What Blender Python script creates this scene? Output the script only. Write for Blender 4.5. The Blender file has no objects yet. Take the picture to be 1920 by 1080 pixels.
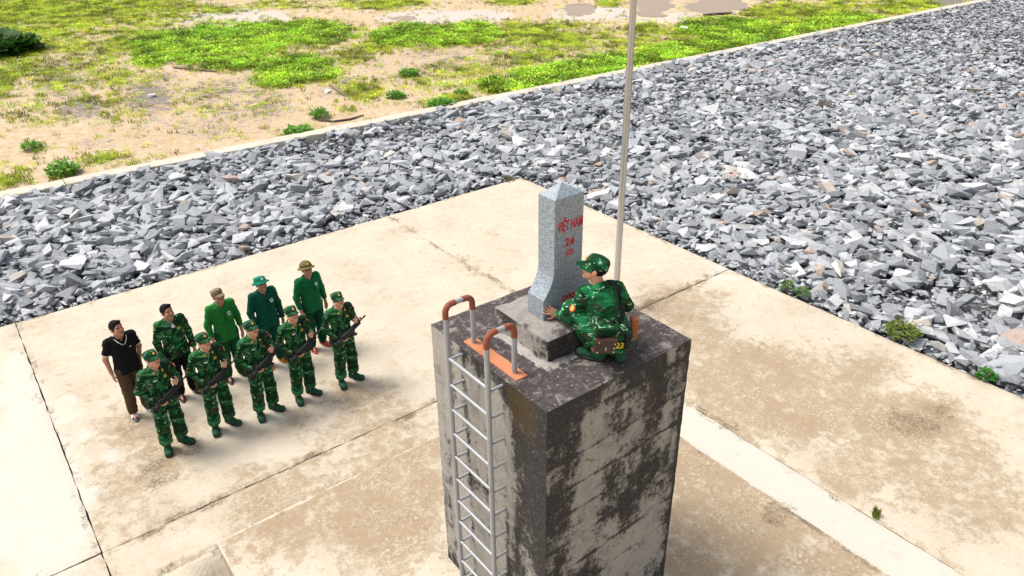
import bpy, bmesh, math, random
import numpy as np
from mathutils import Matrix, Vector
from mathutils.bvhtree import BVHTree

random.seed(7); rng = np.random.default_rng(7)
scene = bpy.context.scene
COL = scene.collection

# ------------------------------------------------------------------ camera
IMG_W, IMG_H, FPX = 1920, 1080, 1422.45          # size and focal length of the photograph in pixels
CAM = np.array([-4.1661, -4.7468, 7.2834])
YAW, PITCH, ROLL = map(math.radians, (52.7953, 28.7186, -0.8728))
_f = np.array([math.cos(PITCH)*math.cos(YAW), math.cos(PITCH)*math.sin(YAW), -math.sin(PITCH)])
_r0 = np.array([math.sin(YAW), -math.cos(YAW), 0.0]); _u0 = np.cross(_r0, _f)
_r = math.cos(ROLL)*_r0 + math.sin(ROLL)*_u0
_u = -math.sin(ROLL)*_r0 + math.cos(ROLL)*_u0
cam_d = bpy.data.cameras.new('camera'); cam_o = bpy.data.objects.new('camera', cam_d); COL.objects.link(cam_o)
cam_d.sensor_width = 36; cam_d.lens = 36*FPX/IMG_W; cam_d.clip_end = 3000; cam_d.clip_start = .05
cam_o.matrix_world = Matrix(((_r[0], _u[0], -_f[0], CAM[0]), (_r[1], _u[1], -_f[1], CAM[1]), (_r[2], _u[2], -_f[2], CAM[2]), (0, 0, 0, 1)))
scene.camera = cam_o

# ------------------------------------------------------------------ light
SUN_EL, SUN_AZ = math.radians(60), math.atan2(-.62, .78)       # azimuth measured from +Y towards +X
world = bpy.data.worlds.new('World'); scene.world = world; world.use_nodes = True
nt = world.node_tree; nt.nodes.clear()
sky = nt.nodes.new('ShaderNodeTexSky'); sky.sky_type = 'NISHITA'; sky.sun_disc = False
sky.sun_elevation = SUN_EL; sky.sun_rotation = SUN_AZ; sky.air_density = 1.0; sky.dust_density = 4.0; sky.ozone_density = .6
hs = nt.nodes.new('ShaderNodeHueSaturation'); hs.inputs['Saturation'].default_value = .38
bg = nt.nodes.new('ShaderNodeBackground'); bg.inputs['Strength'].default_value = .10
wo = nt.nodes.new('ShaderNodeOutputWorld')
nt.links.new(sky.outputs[0], hs.inputs['Color']); nt.links.new(hs.outputs[0], bg.inputs['Color']); nt.links.new(bg.outputs[0], wo.inputs['Surface'])
sun_d = bpy.data.lights.new('sun', 'SUN'); sun_d.energy = 1.5; sun_d.angle = math.radians(20); sun_d.color = (1, .955, .88)
sun_o = bpy.data.objects.new('sun', sun_d); COL.objects.link(sun_o)
_sd = Vector((math.sin(SUN_AZ)*math.cos(SUN_EL), math.cos(SUN_AZ)*math.cos(SUN_EL), math.sin(SUN_EL)))
sun_o.rotation_euler = _sd.to_track_quat('Z', 'Y').to_euler(); sun_o.location = (-10, 10, 30)
vs = scene.view_settings; vs.view_transform = 'Standard'; vs.look = 'None'; vs.gamma = 1; vs.use_curve_mapping = False
vs.exposure = 1.05

# ------------------------------------------------------------------ pixel <-> place
def proj(P):
    d = np.asarray(P, float) - CAM; z = d @ _f
    return np.stack([IMG_W/2 + FPX*(d @ _r)/z, IMG_H/2 - FPX*(d @ _u)/z], -1)
def on_ground(px, py, z=0.0):
    d = _f + (px-IMG_W/2)/FPX*_r - (py-IMG_H/2)/FPX*_u
    return CAM + d*(z-CAM[2])/d[2]
def on_plane(px, py, ax, val):
    d = _f + (px-IMG_W/2)/FPX*_r - (py-IMG_H/2)/FPX*_u
    return CAM + d*(val-CAM[ax])/d[ax]

# ------------------------------------------------------------------ noise
_T = rng.random((64, 64, 64)).astype(np.float32)
def vnoise(x, y, z=None):
    x = np.asarray(x, np.float32); y = np.asarray(y, np.float32); z = np.zeros_like(x) if z is None else np.asarray(z, np.float32)
    xi, yi, zi = np.floor(x).astype(int), np.floor(y).astype(int), np.floor(z).astype(int)
    fx, fy, fz = x-xi, y-yi, z-zi
    fx, fy, fz = fx*fx*(3-2*fx), fy*fy*(3-2*fy), fz*fz*(3-2*fz)
    o = 0
    for a, wx in ((0, 1-fx), (1, fx)):
        for b, wy in ((0, 1-fy), (1, fy)):
            for c, wz in ((0, 1-fz), (1, fz)):
                o = o + _T[(xi+a) & 63, (yi+b) & 63, (zi+c) & 63]*wx*wy*wz
    return o
def fbm(x, y, z=None, oct=4, gain=.55):
    s = 0; a = 1; t = 0
    for i in range(oct):
        f = 2.03**i
        s = s + a*vnoise(np.asarray(x)*f+i*7.3, np.asarray(y)*f+i*3.1, None if z is None else np.asarray(z)*f+i*5.7); t += a; a *= gain
    return s/t
def sstep(a, b, x):
    t = np.clip((x-a)/(b-a), 0, 1); return t*t*(3-2*t)

# ------------------------------------------------------------------ mesh helpers
def mesh_np(name, V, F, mat=None, col=None, smooth=False, attr='mask'):
    """V (n,3); F (m,3) or (m,4) array, or list of such arrays; col (n,3)/(n,4) per vertex colour"""
    V = np.ascontiguousarray(V, np.float32)
    Fs = F if isinstance(F, list) else [F]
    Fs = [np.asarray(f, np.int32) for f in Fs if len(f)]
    me = bpy.data.meshes.new(name)
    me.vertices.add(len(V)); me.vertices.foreach_set('co', V.ravel())
    tot = np.concatenate([np.full(len(f), f.shape[1], np.int32) for f in Fs]); loops = np.concatenate([f.ravel() for f in Fs])
    me.loops.add(len(loops)); me.loops.foreach_set('vertex_index', loops)
    me.polygons.add(len(tot)); me.polygons.foreach_set('loop_start', np.concatenate([[0], np.cumsum(tot)[:-1]]).astype(np.int32))
    me.update(calc_edges=True)
    me.polygons.foreach_set('use_smooth', np.full(len(tot), smooth))
    if col is not None:
        c = np.ones((len(V), 4), np.float32); c[:, :np.shape(col)[1]] = col
        a = me.color_attributes.new(attr, 'FLOAT_COLOR', 'POINT'); a.data.foreach_set('color', c.ravel())
    if mat: me.materials.append(mat)
    me.validate(); me.update()
    return me
def obj(name, me, parent=None, loc=None, rot=None, mw=None):
    o = bpy.data.objects.new(name, me); COL.objects.link(o)
    if parent: o.parent = parent
    if mw is not None: o.matrix_local = mw
    if loc is not None: o.location = loc
    if rot is not None: o.rotation_euler = rot
    return o
def tag(o, label=None, cat=None, group=None, kind=None):
    if label: o['label'] = label
    if cat: o['category'] = cat
    if group: o['group'] = group
    if kind: o['kind'] = kind
    return o
def thing(name, label, cat, loc=(0, 0, 0), rz=0, group=None):
    o = obj(name, None, loc=loc, rot=(0, 0, rz)); o.empty_display_size = .1
    return tag(o, label, cat, group)
class MB:
    """collects simple shapes into one mesh"""
    def __init__(s): s.V = []; s.F = []; s.n = 0
    def add(s, V, F):
        s.V += [tuple(map(float, v)) for v in V]; s.F += [[i+s.n for i in f] for f in F]; s.n += len(V); return s
    def box(s, lo, hi, M=None, bev=0):
        x0, y0, z0 = lo; x1, y1, z1 = hi
        if bev:
            bm = bmesh.new(); bmesh.ops.create_cube(bm, size=1)
            for v in bm.verts: v.co = Vector(((x0+x1)/2+v.co.x*(x1-x0), (y0+y1)/2+v.co.y*(y1-y0), (z0+z1)/2+v.co.z*(z1-z0)))
            bmesh.ops.bevel(bm, geom=bm.edges[:], offset=bev, segments=2, affect='EDGES', profile=.6)
            V = [v.co.copy() for v in bm.verts]; bm.verts.index_update(); F = [[v.index for v in f.verts] for f in bm.faces]; bm.free()
        else:
            V = [Vector(p) for p in ((x0, y0, z0), (x1, y0, z0), (x1, y1, z0), (x0, y1, z0), (x0, y0, z1), (x1, y0, z1), (x1, y1, z1), (x0, y1, z1))]
            F = [(0, 3, 2, 1), (4, 5, 6, 7), (0, 1, 5, 4), (1, 2, 6, 5), (2, 3, 7, 6), (3, 0, 4, 7)]
        if M is not None: V = [M @ v for v in V]
        return s.add(V, F)
    def tube(s, pts, r, n=10, cap=True, flat=None, side=None):
        """swept tube; flat=(w,h) with side vectors gives a strap"""
        pts = [Vector(p) for p in pts]; R = r if hasattr(r, '__len__') else [r]*len(pts)
        V = []; F = []; up = None
        for i, p in enumerate(pts):
            t = (pts[min(i+1, len(pts)-1)]-pts[max(i-1, 0)]).normalized()
            if side is not None: a = Vector(side[i]); a = (a-t*a.dot(t)).normalized(); b = t.cross(a)
            else:
                if up is None: up = Vector((0, 0, 1)) if abs(t.z) < .9 else Vector((1, 0, 0))
                a = (up-t*up.dot(t)).normalized(); b = t.cross(a); up = a
            for k in range(n):
                an = 2*math.pi*(k+.5)/n
                if flat: V.append(p+a*math.cos(an)*flat[0]*1.2+b*math.sin(an)*flat[1]*1.2)
                else: V.append(p+(a*math.cos(an)+b*math.sin(an))*R[i])
        for i in range(len(pts)-1):
            for k in range(n): F.append((i*n+k, i*n+(k+1) % n, (i+1)*n+(k+1) % n, (i+1)*n+k))
        if cap:
            m0 = len(V); V += V[:n]+V[m0-n:m0]; F.append(tuple(m0+k for k in range(n))[::-1]); F.append(tuple(m0+n+k for k in range(n)))
        return s.add(V, F)
    def lathe(s, prof, n=24, sx=1, sy=1, M=None):
        V = []; F = []
        for r, z in prof:
            for k in range(n):
                a = 2*math.pi*k/n; v = Vector((math.cos(a)*r*sx, math.sin(a)*r*sy, z)); V.append(M @ v if M is not None else v)
        for i in range(len(prof)-1):
            for k in range(n): F.append((i*n+k, i*n+(k+1) % n, (i+1)*n+(k+1) % n, (i+1)*n+k))
        return s.add(V, F)
    def mesh(s, name, mat=None, smooth=False):
        me = bpy.data.meshes.new(name); me.from_pydata(s.V, [], s.F); 
        if mat: me.materials.append(mat)
        if smooth: me.polygons.foreach_set('use_smooth', [True]*len(me.polygons))
        me.validate(); me.update(); return me
    def build(s, name, mat, parent=None, smooth=False, **k): return obj(name, s.mesh(name, mat, smooth), parent, **k)
def recalc(me):
    bm = bmesh.new(); bm.from_mesh(me); bmesh.ops.recalc_face_normals(bm, faces=bm.faces[:]); bm.to_mesh(me); bm.free()

# ------------------------------------------------------------------ materials
class NB:
    def __init__(s, name, rough=.7, spec=.3):
        s.m = bpy.data.materials.new(name); s.m.use_nodes = True; s.t = s.m.node_tree; s.t.nodes.clear()
        s.b = s.t.nodes.new('ShaderNodeBsdfPrincipled'); s.o = s.t.nodes.new('ShaderNodeOutputMaterial')
        s.t.links.new(s.b.outputs[0], s.o.inputs['Surface']); s.b.inputs['Roughness'].default_value = rough; s.b.inputs['Specular IOR Level'].default_value = spec
        s._c = None
    def n(s, typ, ins=None, **props):
        k = s.t.nodes.new('ShaderNode'+typ)
        for p, v in props.items(): setattr(k, p, v)
        for i, v in (ins or {}).items():
            sk = k.inputs[i]
            if hasattr(v, 'is_output') or isinstance(v, bpy.types.NodeSocket): s.t.links.new(v, sk)
            else:
                if isinstance(v, (tuple, list)) and sk.type == 'RGBA' and len(v) == 3: v = (*v, 1)
                sk.default_value = v
        return k
    @property
    def co(s):
        if s._c is None: s._c = s.n('TexCoord').outputs['Object']
        return s._c
    def map(s, scale=(1, 1, 1), rot=(0, 0, 0), loc=(0, 0, 0), src=None):
        return s.n('Mapping', {'Vector': src or s.co, 'Scale': scale, 'Rotation': rot, 'Location': loc}).outputs[0]
    def noise(s, scale, detail=6, rough=.6, dist=0, vec=None, off=None):
        v = vec or s.co
        if off is not None: v = s.n('VectorMath', {0: v, 1: (off, off*1.7, off*.6)}, operation='ADD').outputs[0]
        return s.n('TexNoise', {'Vector': v, 'Scale': scale, 'Detail': detail, 'Roughness': rough, 'Distortion': dist}).outputs['Fac']
    def vor(s, scale, feature='F1', vec=None, out='Distance', rnd=1):
        return s.n('TexVoronoi', {'Vector': vec or s.co, 'Scale': scale, 'Randomness': rnd}, feature=feature).outputs[out]
    def ramp(s, fac, stops, interp='LINEAR'):
        k = s.n('ValToRGB', {0: fac}); e = k.color_ramp.elements; k.color_ramp.interpolation = interp
        while len(e) < len(stops): e.new(.5)
        for el, (p, c) in zip(e, stops):
            el.position = p; el.color = (c, c, c, 1) if not hasattr(c, '__len__') else (*c, 1)
        return k.outputs[0]
    def mix(s, f, a, b, mode='MIX'):
        k = s.n('Mix', data_type='RGBA', blend_type=mode, clamp_factor=True)
        for i, v in ((0, f), (6, a), (7, b)):
            if isinstance(v, bpy.types.NodeSocket): s.t.links.new(v, k.inputs[i])
            else: k.inputs[i].default_value = (*v, 1) if hasattr(v, '__len__') and len(v) == 3 else v
        return k.outputs[2]
    def math(s, op, a, b=0.5, c=0.0, clamp=False):
        k = s.n('Math', {0: a, 1: b, 2: c}, operation=op, use_clamp=clamp); return k.outputs[0]
    def attr(s, name='mask'):
        a = s.n('Attribute', attribute_name=name); sp = s.n('SeparateColor', {0: a.outputs['Color']}); return a.outputs['Color'], sp.outputs[0], sp.outputs[1], sp.outputs[2]
    def color(s, c):
        if isinstance(c, bpy.types.NodeSocket): s.t.links.new(c, s.b.inputs['Base Color'])
        else: s.b.inputs['Base Color'].default_value = (*c, 1)
        return s
    def set(s, name, v):
        if isinstance(v, bpy.types.NodeSocket): s.t.links.new(v, s.b.inputs[name])
        else: s.b.inputs[name].default_value = v
        return s
    def bump(s, h, strength=.4, dist=.01):
        k = s.n('Bump', {'Height': h, 'Strength': strength, 'Distance': dist}); s.t.links.new(k.outputs[0], s.b.inputs['Normal']); return s
def plain(name, c, rough=.6, spec=.3, metal=0, var=.25, scale=8, bump=0.0):
    """a plain colour with a little grain and wear"""
    b = NB(name, rough, spec)
    n = b.noise(scale, 5, .65)
    b.color(b.mix(n, tuple(x*(1-var) for x in c), tuple(min(1, x*(1+var)) for x in c))); b.set('Metallic', metal)
    if bump: b.bump(b.noise(scale*6, 4), bump, .004)
    return b.m

def mat_concrete():
    b = NB('paving_concrete', .85, .2); _, st, dk, pl = b.attr()
    n1 = b.noise(.9, 8, .65, .4); n2 = b.noise(6, 8, .7, .3); n3 = b.noise(45, 4, .7)
    base = b.mix(b.ramp(n1, [(.3, 0), (.7, 1)]), (.405, .33, .24), (.555, .485, .38))
    base = b.mix(b.ramp(n2, [(.35, 0), (.75, .8)]), base, (.60, .545, .45))
    # brown film: the broad mask broken up by fine noise
    e = b.math('ADD', st, b.math('MULTIPLY', b.math('SUBTRACT', n2, .5), 2.3)); e = b.math('ADD', e, b.math('MULTIPLY', b.math('SUBTRACT', n3, .5), .9)); e = b.math('ADD', e, b.math('MULTIPLY', b.math('SUBTRACT', b.noise(2.6, 8, .7, .7, off=33), .5), 1.2))
    f = b.ramp(e, [(.30, 0), (.44, .5), (.75, 1)])
    base = b.mix(f, base, b.mix(n2, (.27, .195, .125), (.40, .31, .205)))
    fl = b.noise(26, 8, .75, .4, off=2); base = b.mix(b.math('MULTIPLY', b.math('MULTIPLY', f, b.ramp(fl, [(.52, 0), (.60, .75)])), b.ramp(b.noise(2.2, 4, off=6), [(.4, 0), (.6, 1)])), base, (.60, .54, .44))
    base = b.mix(b.math('MULTIPLY', f, b.ramp(fl, [(.36, .6), (.44, 0)])), base, (.20, .145, .09))
    e2 = b.math('ADD', dk, b.math('MULTIPLY', b.math('SUBTRACT', b.noise(3.2, 9, .72, .5), .5), 1.1))
    base = b.mix(b.ramp(e2, [(.35, 0), (.75, .85)]), base, (.175, .13, .085))
    e3 = b.math('ADD', pl, b.math('MULTIPLY', b.math('SUBTRACT', b.noise(2.4, 9, .7, .3, off=9), .5), .8))
    base = b.mix(b.ramp(e3, [(.42, 0), (.58, .9)]), base, b.mix(n2, (.50, .46, .395), (.585, .55, .48)))
    ck = b.math('MULTIPLY', b.ramp(b.vor(15, 'DISTANCE_TO_EDGE', vec=b.n('VectorMath', {0: b.co, 1: b.n('VectorMath', {0: b.n('TexNoise', {'Vector': b.co, 'Scale': 9.0}).outputs['Color'], 3: .12}, operation='SCALE').outputs[0]}, operation='ADD').outputs[0]), [(.0, .9), (.10, 0)]), b.ramp(e2, [(.28, 0), (.5, 1)])); base = b.mix(ck, base, (.13, .095, .06))
    base = b.mix(b.ramp(b.noise(60, 6, .8, .3, off=17), [(.34, .45), (.44, 0)]), base, (.25, .19, .125)); base = b.mix(b.ramp(b.noise(13, 9, .8, .5, off=27), [(.58, 0), (.68, .6)]), base, (.62, .57, .48))
    speck = b.ramp(b.vor(9), [(.02, 1), (.045, 0)]); base = b.mix(b.math('MULTIPLY', speck, b.ramp(b.noise(1.7, 3), [(.52, 0), (.6, .8)])), base, (.12, .10, .08))
    b.color(base); b.bump(b.math('ADD', n3, b.math('MULTIPLY', n2, 1.5)), .35, .006)
    return b.m
def mat_pillar():
    b = NB('weathered_concrete', .9, .15); _, mo, ru, to = b.attr()
    n1 = b.noise(5, 8, .7, .5, vec=b.map((1, 1, .8))); n2 = b.noise(20, 8, .78, .4); n3 = b.noise(90, 4, .7)
    base = b.mix(n1, (.26, .24, .215), (.45, .42, .38)); base = b.mix(b.ramp(n2, [(.45, 0), (.7, .75)]), base, (.50, .465, .42)); base = b.mix(b.ramp(b.noise(3.1, 8, .7, .8, off=8), [(.5, 0), (.62, .6)]), base, (.20, .20, .205))
    e = b.math('ADD', mo, b.math('MULTIPLY', b.math('SUBTRACT', n1, .5), 1.7)); e = b.math('ADD', e, b.math('MULTIPLY', b.math('SUBTRACT', n2, .5), 1.6)); e = b.math('ADD', e, b.math('MULTIPLY', b.math('SUBTRACT', n3, .5), .5))
    f = b.ramp(e, [(.33, 0), (.46, .6), (.6, .95)])
    base = b.mix(f, base, b.mix(n2, (.014, .013, .0135), (.050, .045, .044)))
    base = b.mix(b.math('MULTIPLY', f, b.ramp(b.noise(34, 8, .78, .5, off=11), [(.54, 0), (.64, .5)])), base, (.30, .275, .25))
    base = b.mix(b.math('MULTIPLY', ru, b.ramp(n2, [(.3, .2), (.6, .85)])), base, (.10, .062, .018))
    # walked-on top: dark crust, pale lichen spots
    tc = b.mix(b.ramp(n2, [(.3, 0), (.7, 1)]), (.030, .026, .027), (.125, .105, .10))
    tc = b.mix(b.ramp(b.noise(7, 9, .75, .6, off=4), [(.53, 0), (.62, .8)]), tc, (.30, .27, .24)); tc = b.mix(b.ramp(b.noise(24, 8, .75, .5, off=14), [(.60, 0), (.66, .9)]), tc, (.50, .46, .42))
    tc = b.mix(b.ramp(b.vor(14), [(.05, 1), (.13, 0)]), tc, (.5, .47, .44))
    base = b.mix(to, base, tc)
    b.color(base); b.bump(b.math('ADD', b.math('MULTIPLY', n2, 2), n3), .6, .012)
    return b.m
def mat_stone(src):
    b = NB('crushed_rock_'+src, .8, .25)
    if src == 'many': _, v, t, _b = b.attr('col')
    else:
        oi = b.n('ObjectInfo').outputs['Random']; v = oi; t = b.math('FRACT', b.math('MULTIPLY', oi, 37.7))
    base = b.ramp(v, [(0, (.085, .095, .11)), (.3, (.19, .205, .23)), (.6, (.33, .35, .37)), (.85, (.48, .49, .50)), (1, (.60, .60, .59))])
    base = b.mix(b.ramp(t, [(.972, 0), (.98, .7)]), base, (.46, .36, .25)); base = b.mix(b.ramp(t, [(.985, 0), (.99, .7)]), base, (.30, .17, .12))
    n = b.noise(14, 7, .7); base = b.mix(b.ramp(n, [(.3, 0), (.75, .55)]), base, (.52, .52, .52)); base = b.mix(b.ramp(b.noise(5, 6, .7, off=3), [(.55, 0), (.75, .5)]), base, (.10, .105, .115))
    b.color(base); b.bump(n, .45, .015)
    return b.m
def mat_gravel():
    b = NB('fine_gravel', .9, .15); v = b.vor(22, out='Color'); sp = b.n('SeparateColor', {0: v}).outputs[0]
    b.color(b.mix(sp, (.05, .052, .058), (.24, .24, .245))); b.bump(b.vor(22), .9, .03); return b.m
def mat_field():
    b = NB('sandy_soil', .92, .12); _, gr, wh, gn = b.attr()
    n1 = b.noise(.5, 8, .68, .5); n2 = b.noise(3.5, 9, .72, .4); n3 = b.noise(16, 6, .7)
    base = b.mix(n1, (.40, .26, .13), (.54, .42, .27)); base = b.mix(b.ramp(n2, [(.42, 0), (.68, .8)]), base, (.60, .52, .41)); base = b.mix(b.ramp(b.noise(7, 9, .8, .6, off=5), [(.36, .75), (.46, 0)]), base, (.26, .18, .11)); base = b.mix(b.ramp(b.noise(11, 9, .8, .6, off=15), [(.33, .7), (.42, 0)]), base, (.15, .13, .12))
    e = b.math('ADD', gr, b.math('MULTIPLY', b.math('SUBTRACT', n2, .5), 2.0)); e = b.math('ADD', e, b.math('MULTIPLY', b.math('SUBTRACT', n3, .5), 1.4))
    base = b.mix(b.ramp(e, [(.46, 0), (.6, .9)]), base, b.mix(n3, (.07, .068, .075), (.27, .235, .215)))
    e = b.math('ADD', wh, b.math('MULTIPLY', b.math('SUBTRACT', n2, .5), .7)); base = b.mix(b.ramp(e, [(.4, 0), (.65, .75)]), base, b.mix(n3, (.42, .37, .34), (.60, .55, .52)))
    e = b.math('ADD', gn, b.math('MULTIPLY', b.math('SUBTRACT', n3, .5), 1.0)); base = b.mix(b.ramp(e, [(.35, 0), (.8, .85)]), base, b.mix(n2, (.12, .17, .02), (.26, .29, .05)))
    b.color(base); b.bump(b.math('ADD', n2, n3), .6, .03); return b.m
def mat_leaf():
    b = NB('leaf', .6, .25); c, *_ = b.attr('col'); b.color(c)
    tr = b.n('BsdfTranslucent', {'Color': c}); mx = b.n('MixShader', {0: .3}); b.t.links.new(b.b.outputs[0], mx.inputs[1]); b.t.links.new(tr.outputs[0], mx.inputs[2]); b.t.links.new(mx.outputs[0], b.o.inputs['Surface'])
    return b.m
def mat_camo(name, dark, mid, light, pale, brown, streak=.5):
    b = NB(name, .85, .12); v = b.map((1, 1, 1.8), loc=(.3, .1, .2))
    n1 = b.noise(5.2, 2, .5, .8, vec=v); n2 = b.noise(6.5, 2, .5, .8, vec=v, off=3.3); n3 = b.noise(7, 1.5, .5, .6, vec=v, off=7.1); n4 = b.noise(4.2, 2, .5, .6, vec=v, off=12.4)
    c = b.ramp(n1, [(0, dark), (.47, mid), (.58, light)], 'CONSTANT')
    c = b.mix(b.ramp(n2, [(0, 0), (.58, 1)], 'CONSTANT'), c, brown)
    c = b.mix(b.ramp(n4, [(0, 0), (.60, 1)], 'CONSTANT'), c, dark)
    band = b.math('COMPARE', n3, .52, .016*streak+.002); m = b.math('MULTIPLY', band, b.ramp(n1, [(0, 0), (.44, 1), (.62, 0)], 'CONSTANT')); m = b.math('MULTIPLY', m, b.ramp(b.noise(16, 1, .4, off=21), [(0, 0), (.47, 1)], 'CONSTANT'))
    c = b.mix(m, c, pale)
    c = b.mix(b.math('MULTIPLY', b.noise(30, 4, .6), .25), c, dark)
    b.color(c); b.bump(b.math('ADD', b.noise(28, 4, .6), b.math('MULTIPLY', b.noise(400, 2), .12)), .5, .012); return b.m
def mat_cloth(name, c, var=.3):
    b = NB(name, .9, .1); n = b.noise(9, 5, .6)
    b.color(b.mix(n, tuple(x*(1-var) for x in c), tuple(min(1, x*(1+var)) for x in c))); b.bump(b.math('ADD', b.noise(24, 4, .6), b.math('MULTIPLY', b.noise(400, 2), .15)), .8, .025); return b.m
def mat_skin():
    b = NB('skin', .5, .35); c, *_ = b.attr('col'); n = b.noise(40, 4)
    b.color(b.mix(b.math('MULTIPLY', n, .25), c, (.30, .13, .08))); b.set('Subsurface Weight', .08); b.set('Subsurface Radius', (.02, .008, .004)); return b.m
def mat_granite():
    b = NB('grey_granite', .42, .4); v = b.vor(210, out='Color'); s = b.n('SeparateColor', {0: v}).outputs[0]; s2 = b.n('SeparateColor', {0: b.vor(90, out='Color')}).outputs[1]
    c = b.ramp(s, [(0, (.09, .125, .165)), (.25, (.17, .22, .265)), (.6, (.265, .32, .365)), (.85, (.42, .47, .51)), (1, (.60, .63, .65))])
    c = b.mix(b.ramp(s2, [(.8, 0), (.85, .6)]), c, (.07, .085, .10)); c = b.mix(b.math('MULTIPLY', b.noise(3, 6, .7), .35), c, (.33, .37, .40)); b.color(c); b.bump(s, .08, .002); return b.m
def mat_galv(name='galvanised_pipe'):
    b = NB(name, .45, .5); n = b.noise(14, 7, .7, .3); m = b.noise(60, 5, .7)
    c = b.mix(n, (.27, .295, .32), (.44, .46, .48)); c = b.mix(b.ramp(m, [(.5, 0), (.7, .6)]), c, (.50, .46, .45)); c = b.mix(b.ramp(b.noise(9, 8, .75, off=5), [(.6, 0), (.68, .8)]), c, (.30, .13, .07))
    b.color(c); b.set('Metallic', .25); b.bump(m, .2, .003); return b.m
def mat_rust(name, c1, c2):
    b = NB(name, .75, .2); n = b.noise(30, 8, .7, .4); b.color(b.mix(n, c1, c2)); b.bump(n, .35, .004); return b.m
def mat_steel():
    b = NB('stainless_steel', .28, .5); n = b.noise(3, 5, .6, vec=b.map((30, 30, .6))); b.color(b.mix(n, (.40, .41, .42), (.64, .65, .66))); b.set('Metallic', .9); b.set('Roughness', b.math('ADD', .2, b.math('MULTIPLY', n, .2))); return b.m
def mat_water():
    b = NB('muddy_water', .04, .6); n = b.noise(.6, 4); b.color(b.mix(n, (.24, .125, .045), (.34, .20, .085))); b.set('IOR', 1.5); b.bump(b.noise(5, 3), .04, .02); return b.m

M = dict(concrete=mat_concrete(), pillar=mat_pillar(), stone_many=mat_stone('many'), stone_one=mat_stone('one'), gravel=mat_gravel(), field=mat_field(), leaf=mat_leaf(),
  skin=mat_skin(), granite=mat_granite(), galv=mat_galv(), rust=mat_rust('rusty_elbow', (.20, .055, .035), (.34, .12, .07)), plate=mat_rust('rusty_plate', (.42, .13, .05), (.58, .27, .15)), steel=mat_steel(), water=mat_water(),
  camo=mat_camo('dark_camouflage', (.006, .034, .012), (.014, .105, .033), (.032, .20, .066), (.28, .46, .28), (.040, .050, .018), 1.1),
  camo2=mat_camo('bright_camouflage', (.006, .045, .016), (.010, .11, .036), (.015, .19, .065), (.27, .55, .38), (.045, .060, .026), 1.3),
  camo_hat=mat_camo('cap_camouflage', (.010, .06, .025), (.02, .13, .05), (.05, .20, .09), (.30, .44, .28), (.05, .06, .03), .8),
  boot=plain('green_canvas', (.018, .085, .04), .8, .2, scale=30), sole=plain('dark_rubber', (.03, .028, .026), .7), gun=plain('gun_metal', (.008, .009, .012), .5, .25, scale=40), gun2=plain('gun_polymer', (.012, .013, .017), .6, .2, scale=40),
  web=plain('dark_webbing', (.012, .022, .016), .85, .15), web_green=plain('green_webbing', (.018, .042, .024), .85, .15, scale=40), belt=plain('belt_pouch', (.030, .040, .018), .8, .2),
  hair=plain('black_hair', (.008, .007, .007), .75, .12, scale=60, bump=.4), gold=plain('gold_badge', (.60, .38, .05), .4, .5), red=plain('red_enamel', (.50, .02, .02), .4), white=plain('white_cloth', (.72, .72, .70), .7),
  redpaint=plain('red_paint', (.52, .012, .025), .5, .35, scale=30), yellow=plain('yellow_paint', (.75, .60, .04), .6), emblem=plain('pale_emblem', (.60, .72, .72), .6, scale=60), teal_print=plain('teal_print', (.04, .28, .24), .6),
  leather=plain('brown_leather', (.050, .022, .020), .45, .4, scale=25, bump=.3), tan=plain('tan_leather', (.36, .10, .035), .5, .4, scale=25, bump=.3), stud=plain('metal_stud', (.7, .7, .66), .3, .6),
  black=mat_cloth('black_knit', (.010, .010, .012)), khaki=mat_cloth('brown_trouser_cloth', (.085, .055, .03)), blackc=mat_cloth('black_trouser_cloth', (.010, .008, .009)),
  green_a=mat_cloth('leaf_green_cloth', (.022, .19, .035)), green_a2=mat_cloth('green_trouser_cloth', (.011, .085, .028)), green_b=mat_cloth('deep_teal_cloth', (.006, .075, .048)), green_c=mat_cloth('emerald_cloth', (.008, .125, .04)), green_c2=mat_cloth('dark_emerald_cloth', (.005, .055, .028)),
  hat_teal=mat_cloth('teal_hat_cloth', (.010, .19, .11)), hat_khaki=mat_cloth('khaki_helmet_cloth', (.18, .135, .06)), hat_tan=mat_camo('desert_cap_cloth', (.20, .14, .09), (.34, .26, .17), (.42, .34, .24), (.5, .45, .36), (.14, .09, .06), .8),
  orange=plain('orange_rubber', (.62, .22, .02), .6), redr=plain('red_rubber', (.55, .07, .06), .6), brownr=plain('brown_rubber', (.09, .05, .045), .6), navy=plain('navy_rubber', (.12, .15, .24), .6),
  foam=plain('white_foam', (.75, .74, .72), .8), stick=plain('dry_stick', (.17, .12, .085), .9), hose=plain('black_hose', (.07, .05, .045), .6), pink=plain('faded_plastic', (.60, .34, .32), .6))

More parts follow.
